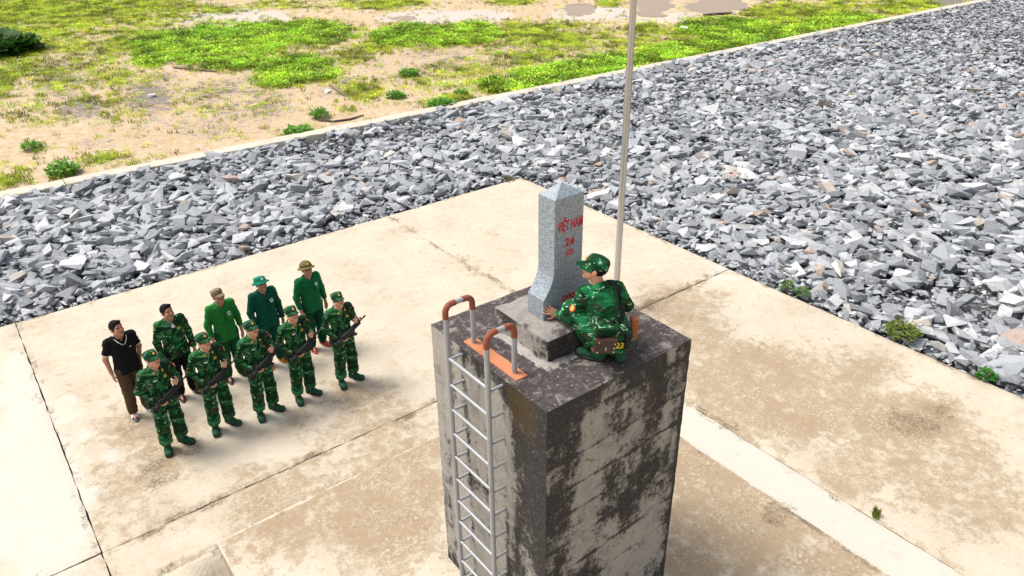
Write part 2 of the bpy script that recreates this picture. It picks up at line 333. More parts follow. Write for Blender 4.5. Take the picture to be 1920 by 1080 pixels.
# ================================================================== the setting
PT = 3.34; PA = .905; SLAB = .05                   # pillar top, pillar half width, top of the plinth slab
def ell_mask(U, ells):
    """soft ellipses (cx, cy, rx, ry, strength) given on the photograph, read at projected points U"""
    m = np.zeros(len(U))
    for cx, cy, rx, ry, s in ells:
        d = np.hypot((U[:, 0]-cx)/rx, (U[:, 1]-cy)/ry); m = np.maximum(m, s*(1-sstep(.35, 1.25, d)))
    return m
def safe_proj(V):
    d = V-CAM; ok = (d @ _f) > 1.0; U = np.full((len(V), 2), -9999.); U[ok] = proj(V[ok]); return U
BROWN = [(280, 830, 130, 100, .62), (225, 905, 80, 100, .5), (300, 965, 80, 50, .42), (690, 765, 110, 65, .5), (640, 735, 70, 50, .45), (590, 800, 90, 50, .45), (760, 835, 140, 80, .5), (560, 960, 190, 110, .58),
  (700, 960, 160, 130, .62), (500, 890, 90, 35, .45), (790, 900, 60, 150, .55), (150, 725, 80, 50, .32), (60, 680, 60, 30, .25), (880, 470, 120, 60, .28), (760, 440, 60, 30, .25), (1260, 575, 120, 65, .6), (1310, 640, 90, 55, .55), (1400, 700, 180, 75, .6), (1500, 760, 210, 90, .62),
  (1700, 790, 150, 80, .75), (1600, 700, 130, 55, .45), (1760, 880, 170, 95, .55), (1850, 940, 130, 90, .5), (1350, 730, 90, 60, .58), (1600, 880, 90, 70, .45), (1350, 950, 140, 160, .58), (1450, 1000, 130, 90, .7), (1570, 1050, 120, 50, .66), (1290, 870, 60, 70, .55), (1300, 1060, 90, 40, .75), (450, 700, 120, 60, .25), (700, 640, 90, 60, .25)]
DARK = [(300, 885, 65, 60, .5), (350, 840, 50, 30, .42), (1720, 790, 110, 48, .5), (1230, 560, 70, 45, .38), (650, 755, 45, 45, .38), (250, 800, 60, 40, .38), (590, 770, 40, 30, .38), (1460, 960, 60, 40, .42), (1400, 650, 60, 30, .33), (760, 800, 50, 30, .36), (830, 1050, 40, 40, .4)]  # dark stains; patches at the front row's feet partly paint in their shadows
PALE = [(90, 900, 130, 230, .62), (60, 760, 80, 120, .5), (520, 786, 30, 15, .7), (210, 860, 50, 40, .5), (1350, 500, 150, 60, .35), (1480, 770, 30, 10, .45), (1790, 975, 50, 12, .45), (1450, 900, 40, 15, .5), (700, 780, 60, 12, .5)]
def slab_mesh(name, x0, x1, y0, y1, top, th, white=0, step=.07, seed=0, brown=0, rim=0, ramp=None):
    nx = max(2, int((x1-x0)/step)); ny = max(2, int((y1-y0)/step))
    X, Y = np.meshgrid(np.linspace(x0, x1, nx+1), np.linspace(y0, y1, ny+1), indexing='ij')
    X = X.ravel(); Y = Y.ravel()
    # ragged edges, slight waves
    ed = np.minimum(np.minimum(X-x0, x1-X), np.minimum(Y-y0, y1-Y))
    wob = (fbm(X*6+seed, Y*6, oct=3)-.5)
    Xo = X+np.where(np.abs(ed) < 1e-6, wob*.03, 0); Yo = Y+np.where(np.abs(ed) < 1e-6, (fbm(X*6, Y*6+9+seed, oct=3)-.5)*.03, 0)
    Z = top+(fbm(X*.5, Y*.5, oct=2)-.5)*.012-np.where(ed < 1e-6, .012, 0)-np.where((ed > 1e-6) & (ed < step*1.05), .002, 0)
    if ramp: Z = Z-ramp[2]*sstep(ramp[0], ramp[1], Y)*sstep(-3.55, -3.1, X)
    V = np.stack([Xo, Yo, Z], 1); U = safe_proj(V)
    n = fbm(X*1.1, Y*1.1, oct=5); n2 = fbm(X*2.7+31, Y*2.7, oct=4)
    st = ell_mask(U, BROWN)+(n-.5)*.5+brown; dk = ell_mask(U, DARK)+(n2-.5)*.3; pl = ell_mask(U, PALE)+white+(n2-.5)*.7
    dk += .5*(ed < step*3.2*fbm(X*5+seed, Y*5+3, oct=3)**1.5)*sstep(.42, .62, fbm(X*2.3+seed, Y*2.3, oct=4)); st += .3*(1-sstep(0, .22, ed))*(n2 > .45); pl += rim*(1-sstep(.02, .1, ed))
    idx = np.arange((nx+1)*(ny+1)).reshape(nx+1, ny+1)
    F = np.stack([idx[:-1, :-1], idx[1:, :-1], idx[1:, 1:], idx[:-1, 1:]], -1).reshape(-1, 4)
    # sides
    loop = np.concatenate([idx[:, 0], idx[-1, 1:], idx[-2::-1, -1], idx[0, -2:0:-1]]); nb = len(loop)
    Vb = V[loop].copy(); Vb[:, 2] = np.minimum(top, V[loop][:, 2])-th; off = len(V)
    k = np.arange(nb); S = np.stack([loop, off+k, off+(k+1) % nb, loop[(k+1) % nb]], -1)
    c = np.stack([np.clip(st, 0, 1), np.clip(dk, 0, 1), np.clip(pl, 0, 1)], 1); cs = np.tile(np.array([[.75, .75, 0]]), (nb, 1))
    return mesh_np(name, np.vstack([V, Vb]), [F, S], M['concrete'], np.vstack([c, cs]), smooth=False)
# far ground
g = MB(); g.box((-400, -400, -.9), (400, 400, -.30)); o = g.build('ground', M['field']); tag(o, kind='structure')
# paving: sub-base seen in the joints, panels as its pieces
g = MB(); g.box((-14, -9, -.75), (7.86, 10.6, -.33)); pav = g.build('paving', M['gravel']); tag(pav, kind='structure')
J = .007
for i, (x0, x1, y0, y1, z, w, br) in enumerate([(-14, -4.2, 3.66, 10.65, .006, .30, -.02), (-4.2, 3.79, 3.66, 10.65, 0, 0, 0), (3.777, 7.9, 3.66, 10.65, .003, .05, -.05), (3.72, 7.9, -9, 3.66, -.004, 0, .1),
    (-14, -4.2, -9, 3.66, -.004, .2, 0), (-4.2, -2.95, -9, 2.86, .002, .15, 0), (-4.2, 3.72, 2.84, 3.66, .0, .05, .08), (2.9, 3.72, -9, 2.86, -.002, .68, -.25)]):
    obj('concrete_panel', slab_mesh('concrete_panel', x0+J, x1-J, y0+J, y1-J, z, .1, w, seed=i*5, brown=br, ramp=(2.84, 2.35, .30) if i == 5 else None), pav)
o = obj('plinth_slab', slab_mesh('plinth_slab', -3.04, 2.99, -2.95, 2.90, SLAB, .40, .1, brown=.22, seed=77, rim=.45)); tag(o, kind='structure')

# kerb between rubble and field
KZ = .12
def kerb_out(x): return 18.33-.0319*(x+3.5)
kerb = MB().box((-14, 17.2, -.3), (-13.9, 17.3, -.2)).build('kerb', M['concrete']); tag(kerb, kind='structure')
ang = math.atan(-.0319)
for i in range(17):
    xa = -14+i*4.0; L = 4.0-.03; g = MB(); wv = random.uniform(-.015, .015)
    nseg = 16; V = []; F = []
    for k in range(nseg+1):
        x = xa+L*k/nseg; yo = kerb_out(x)
        j = [random.uniform(-.012, .012) for _ in range(4)]
        for dy, z in ((0, -.3), (0, KZ-.02+j[0]), (-.02, KZ+j[1]*.5), (-.50, KZ+j[2]*.5), (-.52+j[3], KZ-.02), (-.52, -.3)): V.append((x, yo+dy+wv, z))
    for k in range(nseg):
        for q in range(5): F.append((k*6+q, k*6+q+1, (k+1)*6+q+1, (k+1)*6+q))
    F += [tuple(range(6))[::-1], tuple(nseg*6+q for q in range(6))]
    g.add(V, F); me = g.mesh('kerb_segment', M['concrete'])
    c = np.zeros((len(me.vertices), 4), np.float32); c[:, 0] = .0; c[:, 2] = .5; c[:, 3] = 1
    me.color_attributes.new('mask', 'FLOAT_COLOR', 'POINT').data.foreach_set('color', c.ravel()); recalc(me)
    obj('kerb_segment', me, kerb)

# ------------------------------------------------------------------ sandy field beyond the kerb
PUDDLES = [(1085, 14, 34, 14), (1228, 8, 48, 22), (1345, 6, 75, 21), (760, 32, 26, 5)]
GRASS = [(150, 18, 260, 34, .85), (40, 40, 120, 60, .75), (0, 150, 50, 60, .7), (25, 110, 60, 50, .8), (330, 85, 100, 34, .95), (440, 75, 130, 36, 1), (560, 62, 130, 28, 1), (280, 112, 50, 18, .95), (420, 115, 110, 20, .9),
  (560, 130, 100, 32, .9), (520, 150, 60, 16, .9), (640, 100, 70, 26, .6), (790, 68, 110, 26, 1), (880, 62, 70, 26, .9), (720, 85, 60, 18, .7), (150, 130, 150, 70, .35), (240, 70, 110, 50, .55), (230, 200, 60, 30, .45), (180, 185, 60, 30, .3), (120, 60, 100, 40, .6),
  (680, 170, 45, 24, .75), (660, 155, 60, 16, .5), (570, 255, 40, 10, .8), (660, 205, 30, 8, .3), (850, 190, 60, 14, .6), (960, 160, 70, 22, .95), (1010, 150, 80, 26, .9), (1080, 135, 90, 24, .95), (1180, 115, 90, 24, .95), (1280, 100, 90, 22, .95), (1380, 82, 90, 22, .95), (1480, 60, 90, 20, .95), (1580, 40, 90, 18, .9), (1680, 12, 80, 16, .85), (1250, 75, 110, 26, .8), (1360, 52, 110, 22, .9), (1480, 28, 110, 26, .8), (1600, 12, 100, 16, .6),
  (1050, 75, 120, 34, .8), (1120, 100, 80, 30, .6), (980, 60, 60, 26, .7), (1010, 105, 90, 30, .5), (950, 85, 60, 30, .45), (1040, 50, 60, 14, .7), (1210, 52, 60, 14, .6), (720, 6, 90, 12, .85), (960, 3, 50, 8, .8), (1140, 4, 30, 10, .7), (60, 330, 90, 20, .5), (200, 305, 70, 20, .55), (120, 322, 24, 14, .9), (20, 335, 50, 20, .6), (60, 275, 26, 12, .5), (60, 215, 70, 26, .25), (330, 300, 60, 14, .25), (820, 150, 90, 30, .22), (880, 125, 80, 20, .3), (420, 190, 140, 40, .1), (530, 8, 120, 10, .3), (400, 18, 70, 10, .5)]
GRAV = [(115, 150, 70, 60, .7), (150, 200, 70, 40, .65), (280, 185, 70, 50, .75), (310, 150, 60, 20, .6), (430, 175, 160, 50, .62), (480, 205, 120, 40, .55), (380, 230, 120, 40, .5), (620, 170, 60, 30, .5), (830, 110, 130, 30, .5), (740, 130, 120, 40, .5), (980, 95, 70, 40, .6), (1000, 60, 50, 20, .5), (300, 255, 120, 30, .45), (190, 265, 60, 20, .5), (520, 255, 90, 20, .35), (560, 85, 60, 14, .4), (1790, 3, 70, 12, 1), (1120, 130, 60, 20, .4), (660, 255, 70, 14, .4)]
WHITE = [(450, 32, 130, 22, .9), (360, 40, 60, 14, .7), (800, 30, 110, 18, .9), (900, 28, 90, 16, .8), (740, 34, 50, 10, .8), (1120, 25, 120, 20, .8), (1230, 32, 120, 16, .8), (1080, 30, 90, 16, .7), (640, 75, 50, 10, .4), (620, 90, 60, 8, .5), (400, 210, 80, 60, .35), (60, 230, 110, 50, .3), (110, 260, 120, 30, .35), (680, 235, 120, 20, .35)]
x0, x1, y0, y1, st_ = -16, 78, 16.9, 82, .3
nx, ny = int((x1-x0)/st_), int((y1-y0)/st_)
X, Y = np.meshgrid(np.linspace(x0, x1, nx+1), np.linspace(y0, y1, ny+1), indexing='ij'); X = X.ravel(); Y = Y.ravel()
Y = np.maximum(Y, kerb_out(X)-.1)
def field_z(X, Y, U=None):
    U = safe_proj(np.stack([X, Y, np.zeros_like(X)], 1)) if U is None else U
    pd = ell_mask(U, [(a, b, c, d, 1) for a, b, c, d in PUDDLES])
    return -.03+(fbm(X*.25, Y*.25, oct=3)-.5)*.12+(fbm(X*1.3, Y*1.3, oct=3)-.5)*.07-.16*pd-.03*sstep(30, 55, Y)+(fbm(X*.8+3, Y*.8, oct=3)-.5)*1.6*pd*(1-pd)
Z = np.zeros_like(X); U = safe_proj(np.stack([X, Y, Z], 1)); Z = field_z(X, Y, U)
nn = fbm(X*.7, Y*.7, oct=4)
msk = np.stack([np.clip(ell_mask(U, GRAV)*.86+(nn-.5)*.5, 0, 1), np.clip(ell_mask(U, WHITE)+(nn-.5)*.4, 0, 1), np.clip(ell_mask(U, GRASS)*.8+(nn-.5)*.5, 0, 1)], 1)
idx = np.arange((nx+1)*(ny+1)).reshape(nx+1, ny+1); F = np.stack([idx[:-1, :-1], idx[1:, :-1], idx[1:, 1:], idx[:-1, 1:]], -1).reshape(-1, 4)
o = obj('sandy_field', mesh_np('sandy_field', np.stack([X, Y, Z], 1), F, M['field'], msk, smooth=True)); tag(o, kind='structure')
for ip, (px, py, rx, ry) in enumerate(PUDDLES):
    wz = -.095-.004*ip; a = on_ground(px, py); P = [on_ground(px+1.5*rx*math.cos(t), max(-25, py+1.5*ry*math.sin(t))) for t in np.linspace(0, 2*math.pi, 41)[:-1]]
    V = [(p[0], p[1], wz) for p in P]; g = MB().add(V+[(a[0], a[1], wz)], [(i, (i+1) % 40, 40) for i in range(40)]); me = g.mesh('puddle', M['water']); recalc(me)
    o = obj('puddle', me); tag(o, kind='structure')
    if me.polygons[0].normal.z < 0: me.flip_normals()

# ------------------------------------------------------------------ leaves and grass
def tuft(kind, n, h, w, seed):
    r = np.random.default_rng(seed); V = []; F = []; C = []
    for i in range(n):
        a = r.uniform(0, 2*math.pi); rr = w*math.sqrt(r.random()); bx, by = rr*math.cos(a), rr*math.sin(a); a2 = a+r.uniform(-1, 1); hh = h*r.uniform(.5, 1)*(1-.45*rr/w)
        d = np.array([math.cos(a2), math.sin(a2)]); s = np.array([-d[1], d[0]])
        if kind == 'blade':
            wd = .012; ln = r.uniform(.1, .5)*hh
            p0 = (bx, by, 0); m_ = (bx+d[0]*ln*.4, by+d[1]*ln*.4, hh*.65); t = (bx+d[0]*ln, by+d[1]*ln, hh)
            k = len(V); V += [(p0[0]-s[0]*wd, p0[1]-s[1]*wd, -.01), (p0[0]+s[0]*wd, p0[1]+s[1]*wd, -.01), (m_[0]+s[0]*wd*.8, m_[1]+s[1]*wd*.8, m_[2]), (m_[0]-s[0]*wd*.8, m_[1]-s[1]*wd*.8, m_[2]), t]
            F += [(k, k+1, k+2), (k, k+2, k+3), (k+3, k+2, k+4)]
        else:
            L = r.uniform(.05, .09)*max(1, w/.25); tl = r.uniform(-.3, .9); c = np.array([bx, by, hh*r.uniform(.25, 1)])
            dd = np.array([d[0]*math.cos(tl), d[1]*math.cos(tl), math.sin(tl)]); ss = np.array([s[0], s[1], r.uniform(-.4, .4)])*L*.42
            k = len(V); V += [tuple(c), tuple(c+dd*L*.5+ss), tuple(c+dd*L), tuple(c+dd*L*.5-ss)]; F += [(k, k+1, k+2), (k, k+2, k+3)]
        b = r.uniform(.75, 1.25); C += [b]*(len(V)-len(C))
    return np.array(V), np.array(F), np.array(C)
TUFTS = [tuft('leaf', 20, .13, .20, i) for i in range(4)]+[tuft('blade', 10, .22, .13, 10+i) for i in range(4)]
def scatter(name, P, S, T, colr):
    """join many tufts into one mesh"""
    Vs = []; Fs = []; Cs = []; off = 0
    for k in range(len(TUFTS)):
        m = np.where(T == k)[0]
        if not len(m): continue
        v, f, c = TUFTS[k]; a = rng.uniform(0, 2*math.pi, len(m)); ca, sa = np.cos(a)[:, None], np.sin(a)[:, None]
        x = (v[None, :, 0]*ca-v[None, :, 1]*sa)*S[m][:, None]+P[m, 0][:, None]; y = (v[None, :, 0]*sa+v[None, :, 1]*ca)*S[m][:, None]+P[m, 1][:, None]
        z = v[None, :, 2]*S[m][:, None]+P[m, 2][:, None]
        Vs.append(np.stack([x, y, z], -1).reshape(-1, 3)); Fs.append((f[None]+off+(np.arange(len(m))*len(v))[:, None, None]).reshape(-1, 3))
        Cs.append((c[None, :, None]*colr[m][:, None, :]).reshape(-1, 3)); off += len(m)*len(v)
    return mesh_np(name, np.vstack(Vs), np.vstack(Fs), M['leaf'], np.vstack(Cs), attr='col')
N = 230000
gx = rng.uniform(-8, 66, N); gy = 16.5+rng.random(N)**1.25*56; U = safe_proj(np.stack([gx, gy, np.zeros(N)], 1))
den = ell_mask(U, GRASS)*(.25+1.5*sstep(.3, .62, fbm(gx*.9, gy*.9, oct=4)))+.03
ok = (gy > kerb_out(gx)+.08) & (rng.random(N) < den) & (U[:, 0] > -260) & (U[:, 0] < 2200) & (U[:, 1] > -60) & (ell_mask(U, [(a, b, c*.95, d*.95, 1) for a, b, c, d in PUDDLES]) < .3)
gx, gy, U, den = gx[ok], gy[ok], U[ok], den[ok]; n = len(gx)
near = ell_mask(U, [e for e in GRASS if e[4] >= .9]) > .45
T = np.where(rng.random(n) < np.where(near, .72, .35), rng.integers(0, 4, n), rng.integers(4, 8, n)); S = rng.uniform(.55, 1.25, n)*np.where(near, 1.4, .85)*(1+.25*sstep(30, 60, gy))
t = np.clip(fbm(gx*.35+5, gy*.35, oct=3)*1.6-.3+rng.normal(0, .15, n), 0, 1)[:, None]; yl = np.clip(rng.normal(.25, .22, n)+np.where(near, -.1, .22), 0, 1)[:, None]
cg = (1-t)*np.array([.11, .27, .015])+t*np.array([.28, .46, .03]); cg = cg*(1-yl)+yl*np.array([.46, .40, .06]); cg = cg*rng.uniform(.7, 1.6, n)[:, None]*(.55+1.0*sstep(.3, .65, fbm(gx*1.7+40, gy*1.7, oct=3)))[:, None]  # last noise factor paints darker clump shading into the leaf colour
o = obj('grass', scatter('grass', np.stack([gx, gy, field_z(gx, gy, U)], 1), S, T, cg)); tag(o, 'low bright green weeds and grass growing over the sand', 'grass', kind='stuff')
print('tufts', n)
def plant(name, label, px, py, h, w, n, kind, c, z=0, cat='plant', stems=5, group=None):
    p = on_ground(px, py, z); root = thing(name, label, cat, (p[0], p[1], z), group=group); r = np.random.default_rng(int(px))
    v, f, cc = tuft(kind, n, h, w, int(px)); v = v.copy()
    obj('foliage', mesh_np('foliage', v, f, M['leaf'], np.outer(cc, c), attr='col'), root)
    g = MB()
    for i in range(stems):
        a = r.uniform(0, 6.28); g.tube([(0, 0, -.03), (math.cos(a)*w*.3, math.sin(a)*w*.3, h*.5), (math.cos(a)*w*.6, math.sin(a)*w*.6, h*.85)], [.008, .006, .003], 5)
    g.build('stem', M['stick'], root)
plant('shrub', 'dense dark green bush at the far edge of the sandy field', 8, 100, 1.1, 1.5, 900, 'leaf', (.035, .10, .012), -.05, 'bush', 12)
plant('weed', 'yellow green bushy weed growing between stones at the paving edge', 1690, 630, .38, .26, 260, 'leaf', (.15, .21, .03))
plant('weed', 'small green weed beside orange brick chips at the paving edge', 1848, 708, .16, .13, 90, 'leaf', (.05, .20, .02))
plant('weed', 'tiny sprig at the paving edge near the paving joint', 1475, 541, .2, .12, 60, 'leaf', (.09, .17, .03))
plant('weed', 'thin leafy sprig at the paving edge beside another sprig', 1503, 552, .16, .12, 50, 'leaf', (.08, .20, .03))
plant('weed', 'thin grass tuft growing from the crack beside the white strip', 1643, 968, .2, .05, 30, 'blade', (.18, .22, .03), stems=1)
plant('weed', 'small weed at the back corner of the paving', 952, 337, .12, .16, 50, 'leaf', (.16, .18, .05))
for px, py, h, w, lb in ((767, 143, .45, .38, 'round green weed clump alone on the bare sand'), (742, 183, .3, .34, 'low green weed clump on sand near white foam scraps'), (600, 220, .42, .3, 'green weed clump inside the curve of the black hose'),
    (120, 326, .5, .4, 'bright green weed clump near the kerb in yellowed grass'), (60, 279, .34, .26, 'lone green weed on pale sand beyond the kerb'), (828, 200, .3, .5, 'wide low green weed by the kerb'), (865, 178, .3, .25, 'small upright weed set back from the kerb on sand'), (560, 250, .26, .42, 'spreading green weed patch close to the kerb')):
    plant('weed', lb, px, py, h, w, 330, 'leaf', (.13, .33, .03), -.02)

# ------------------------------------------------------------------ crushed rock
def rock_shape(seed):
    r = np.random.default_rng(seed); bm = bmesh.new()
    sx, sy, sz = 1, r.uniform(.5, .85), r.uniform(.26, .46)
    for i in range(r.integers(11, 15)):
        p = r.uniform(-1, 1, 3); p = np.sign(p)*np.abs(p)**.55
        bm.verts.new((p[0]*sx*.5*r.uniform(.75, 1.05), p[1]*sy*.5*r.uniform(.75, 1.05), p[2]*sz*.5))
    bmesh.ops.convex_hull(bm, input=bm.verts[:]); bmesh.ops.delete(bm, geom=[v for v in bm.verts if not v.link_faces], context='VERTS')
    bmesh.ops.triangulate(bm, faces=bm.faces[:]); bm.verts.index_update()
    V = np.array([v.co[:] for v in bm.verts]); F = np.array([[v.index for v in f.verts] for f in bm.faces]); bm.free(); return V, F
ROCKS = [rock_shape(100+i) for i in range(16)]
def in_rubble(x, y, m=0):
    return (y < kerb_out(x)-.50-m) & (((x < 7.95) & (y > 10.74+m)) | ((x >= 7.95) & ((x > 8.0+m) | (y > 10.74+m)))) & (y > -5.5+(x-8)*.40) & (x > -9) & (x < 66)
def grid_pts(cell):
    gx, gy = np.meshgrid(np.arange(-9, 66, cell), np.arange(-6, 18.5, cell), indexing='ij'); gx = gx.ravel()+rng.uniform(-.5, .5, gx.size)*cell; gy = gy.ravel()+rng.uniform(-.5, .5, gy.size)*cell
    return gx, gy
PX, PY, PL, PZ = [], [], [], []
for cell, lo, hi, z0, z1, keep in ((.33, .34, .62, -.16, -.04, 1), (.26, .24, .50, -.06, .05, 1), (.36, .28, .56, .02, .11, .8), (.30, .10, .22, .02, .10, .7), (.75, .5, .82, -.02, .09, .75)):
    x, y = grid_pts(cell); big = fbm(x*.3+3, y*.3, oct=3); k = in_rubble(x, y, lo*.35) & (rng.random(len(x)) < keep)
    if lo > .2: k &= ~((big < .36) & (rng.random(len(x)) < .7))
    x, y = x[k], y[k]; L = rng.uniform(lo, hi, len(x))*(1-.42*sstep(20, 42, x)); edge = np.minimum(np.where(x < 7.95, y-10.65, np.hypot(np.maximum(x-7.9, 0), np.maximum(10.65-y, 0)*0)), 2)
    PX.append(x); PY.append(y); PL.append(L*np.clip(.55+edge*.6, .55, 1)); PZ.append(rng.uniform(z0, z1, len(x))-.05*(1-np.clip(edge, 0, 1))+.07*sstep(1.6, .4, kerb_out(x)-.5-y))
PX, PY, PL, PZ = map(np.concatenate, (PX, PY, PL, PZ)); n = len(PX); print('stones', n)
g = MB(); g.add([(-9.5, 10.62, -.17), (7.87, 10.62, -.17), (7.87, -12, -.17), (70, -12, -.17), (70, 15.6, -.17), (-9.5, 18.0, -.17)], [(0, 1, 5), (1, 4, 5), (1, 2, 3, 4)]); me = g.mesh('rubble_bed', M['gravel']); recalc(me)
if me.polygons[0].normal.z < 0: me.flip_normals()
bed = obj('rubble_bed', me); tag(bed, kind='structure')
# small chips along the paving edge and in the hollows
x, y = grid_pts(.13); k = in_rubble(x, y, -.04) & ((np.where(x < 7.95, y-10.65, x-7.9) < .55) | ((fbm(x*.3+3, y*.3, oct=3) < .36) & (x < 30))); x, y = x[k], y[k]
PX = np.append(PX, x); PY = np.append(PY, y); PL = np.append(PL, rng.uniform(.06, .16, len(x))); PZ = np.append(PZ, rng.uniform(-.09, -.02, len(x)))
n = len(PX); RK = rng.integers(0, 16, n); RZ = rng.uniform(0, 6.283, n); RX = rng.normal(0, .24, n); RY = rng.normal(0, .24, n); RV = np.clip(rng.beta(2.0, 2.4, n), 0, 1); RT = rng.random(n)
U = safe_proj(np.stack([PX, PY, PZ], 1)); dist = np.linalg.norm(np.stack([PX, PY, PZ], 1)-CAM, axis=1); app = PL/dist*np.where((U[:, 0] > 5) & (U[:, 0] < 1915) & (U[:, 1] > 5) & (U[:, 1] < 1075), 1, 0)*np.where(PZ > -.05, 1, .3)
top = set(np.argsort(-app)[:298].tolist()); rock_me = []
for V, F in ROCKS: rock_me.append(mesh_np('stone', V, F, M['stone_one']))
keep = np.ones(n, bool)
for i in sorted(top):
    keep[i] = False; o = bpy.data.objects.new('stone', rock_me[RK[i]]); COL.objects.link(o); o.parent = bed
    o.location = (PX[i], PY[i], PZ[i]); o.rotation_euler = (RX[i], RY[i], RZ[i]); o.scale = (PL[i],)*3
Vs, Fs, Cs, off = [], [], [], 0
for k in range(16):
    m = np.where(keep & (RK == k))[0]; v, f = ROCKS[k]
    cx, sx, cy, sy, cz, sz = np.cos(RX[m]), np.sin(RX[m]), np.cos(RY[m]), np.sin(RY[m]), np.cos(RZ[m]), np.sin(RZ[m])
    x, y, z = (v[None, :, i]*PL[m][:, None] for i in range(3)); c1, s1 = cx[:, None], sx[:, None]; y, z = y*c1-z*s1, y*s1+z*c1; c1, s1 = cy[:, None], sy[:, None]; x, z = x*c1+z*s1, z*c1-x*s1; c1, s1 = cz[:, None], sz[:, None]; x, y = x*c1-y*s1, x*s1+y*c1
    Vs.append(np.stack([x+PX[m][:, None], y+PY[m][:, None], z+PZ[m][:, None]], -1).reshape(-1, 3)); Fs.append((f[None]+off+(np.arange(len(m))*len(v))[:, None, None]).reshape(-1, 3))
    Cs.append(np.repeat(np.stack([RV[m], RT[m], RV[m]*0], 1), len(v), axis=0)); off += len(m)*len(v)
o = obj('stone_fill', mesh_np('stone_fill', np.vstack(Vs), np.vstack(Fs), M['stone_many'], np.vstack(Cs), attr='col'), bed); o['kind'] = 'stuff'

# ------------------------------------------------------------------ scraps lying about
def px_line(pts, z=0): return [on_ground(a, b, z) for a, b in pts]
def field_at(p): return float(field_z(np.array([p[0]]), np.array([p[1]]))[0])
def rod(name, label, cat, pts, r, mat):
    P = []
    for a, b in pts: q = on_ground(a, b, -.02); P.append((q[0], q[1], field_at(q)+r))
    g = MB().tube(P, [r*.9]+[r]*(len(P)-2)+[r*.6], 8); me = g.mesh(name, mat, True); o = obj(name, me); tag(o, label, cat)
rod('stick', 'straight brown stick lying on sand below the bright green weeds', 'stick', [(326, 129), (350, 131), (380, 133), (406, 136)], .045, M['stick'])
rod('hose', 'dark hose lying in a curve on the sand near the kerb', 'hose', [(592, 214), (591, 222), (600, 227), (625, 228), (655, 224), (682, 216)], .035, M['hose'])
rod('stick', 'thin dark stick beside the white foam scraps', 'stick', [(618, 160), (630, 170), (645, 180)], .03, M['stick'])
rod('branch', 'dead black branch lying at the edge of the puddle', 'branch', [(1318, 31), (1332, 29), (1350, 25), (1372, 22)], .07, M['hose'])
for nm, lb, ct, px, py, sz, mt in (('foam_scrap', 'flat white foam scrap beside a thin stick', 'scrap', 614, 172, (.5, .26, .07), 'foam'), ('foam_scrap', 'small white foam block above the weed patch', 'scrap', 646, 157, (.22, .22, .2), 'foam'), ('foam_scrap', 'grey white chunk alone on bare sand', 'scrap', 838, 155, (.36, .2, .12), 'foam'),
    ('crumpled_paper', 'crumpled pale paper with pink print on the sand', 'litter', 286, 181, (.3, .2, .12), 'white'), ('plastic_scrap', 'faded pink plastic scrap lying in the grass', 'litter', 1244, 72, (.5, .3, .12), 'pink'), ('plastic_bag', 'crumpled white plastic bag on the grass', 'litter', 1284, 56, (.5, .35, .2), 'foam')):
    p = on_ground(px, py, -.02); v, f = rock_shape(int(px*3)); v = v/np.abs(v).max(0)*.5*np.array(sz); o = obj(nm, mesh_np(nm, v, f, M[mt]), loc=(p[0], p[1], field_at(p)+sz[2]*.45), rot=(0, 0, px)); tag(o, lb, ct)

# ================================================================== pillar, marker stone, ladder, flagpole
def grid_face(o, u, v, nu, nv):
    a, b = np.meshgrid(np.linspace(0, 1, nu+1), np.linspace(0, 1, nv+1), indexing='ij')
    V = np.array(o)+a.reshape(-1, 1)*np.array(u)+b.reshape(-1, 1)*np.array(v); i = np.arange((nu+1)*(nv+1)).reshape(nu+1, nv+1)
    return V, np.stack([i[:-1, :-1], i[1:, :-1], i[1:, 1:], i[:-1, 1:]], -1).reshape(-1, 4)
def rough_box(name, lo, hi, step, maskf, amp=.006, chip=.005):
    lo = np.array(lo, float); hi = np.array(hi, float); d = hi-lo; n = np.maximum(2, (d/step).astype(int)); Vs, Fs, Cs, off = [], [], [], 0
    ex, ey, ez = np.diag(d)
    for nm, o, u, v, nu, nv in (('-x', lo+ey, -ey, ez, n[1], n[2]), ('+x', lo+ex, ey, ez, n[1], n[2]), ('-y', lo, ex, ez, n[0], n[2]), ('+y', lo+ex+ey, -ex, ez, n[0], n[2]), ('top', lo+ez, ex, ey, n[0], n[1])):
        V, F = grid_face(o, u, v, nu, nv); Cs.append(maskf(nm, V)); Vs.append(V); Fs.append(F+off); off += len(V)
    V = np.vstack(Vs); c = (lo+hi)/2
    dis = np.stack([fbm(V[:, 0]*9+k*17, V[:, 1]*9, V[:, 2]*9, oct=3)-.5 for k in range(3)], 1)*amp
    e = np.sort(np.stack([np.minimum(V[:, k]-lo[k], hi[k]-V[:, k]) if k < 2 else hi[2]-V[:, 2] for k in range(3)], 1), 1)[:, 1]     # distance to the nearest edge
    near = np.clip(1-e/(step*1.2), 0, 1)[:, None]*np.clip(fbm(V[:, 0]*14, V[:, 1]*14, V[:, 2]*14, oct=2)-.25, 0, 1)[:, None]*chip*2
    dirn = V-c; dirn /= np.linalg.norm(dirn, axis=1, keepdims=True)
    return mesh_np(name, V+dis-near*np.sign(V-c)*np.where(np.abs(V-c) > (hi-lo)/2-1e-4, 1, 0), Fs, M['pillar'], np.vstack(Cs), smooth=True)
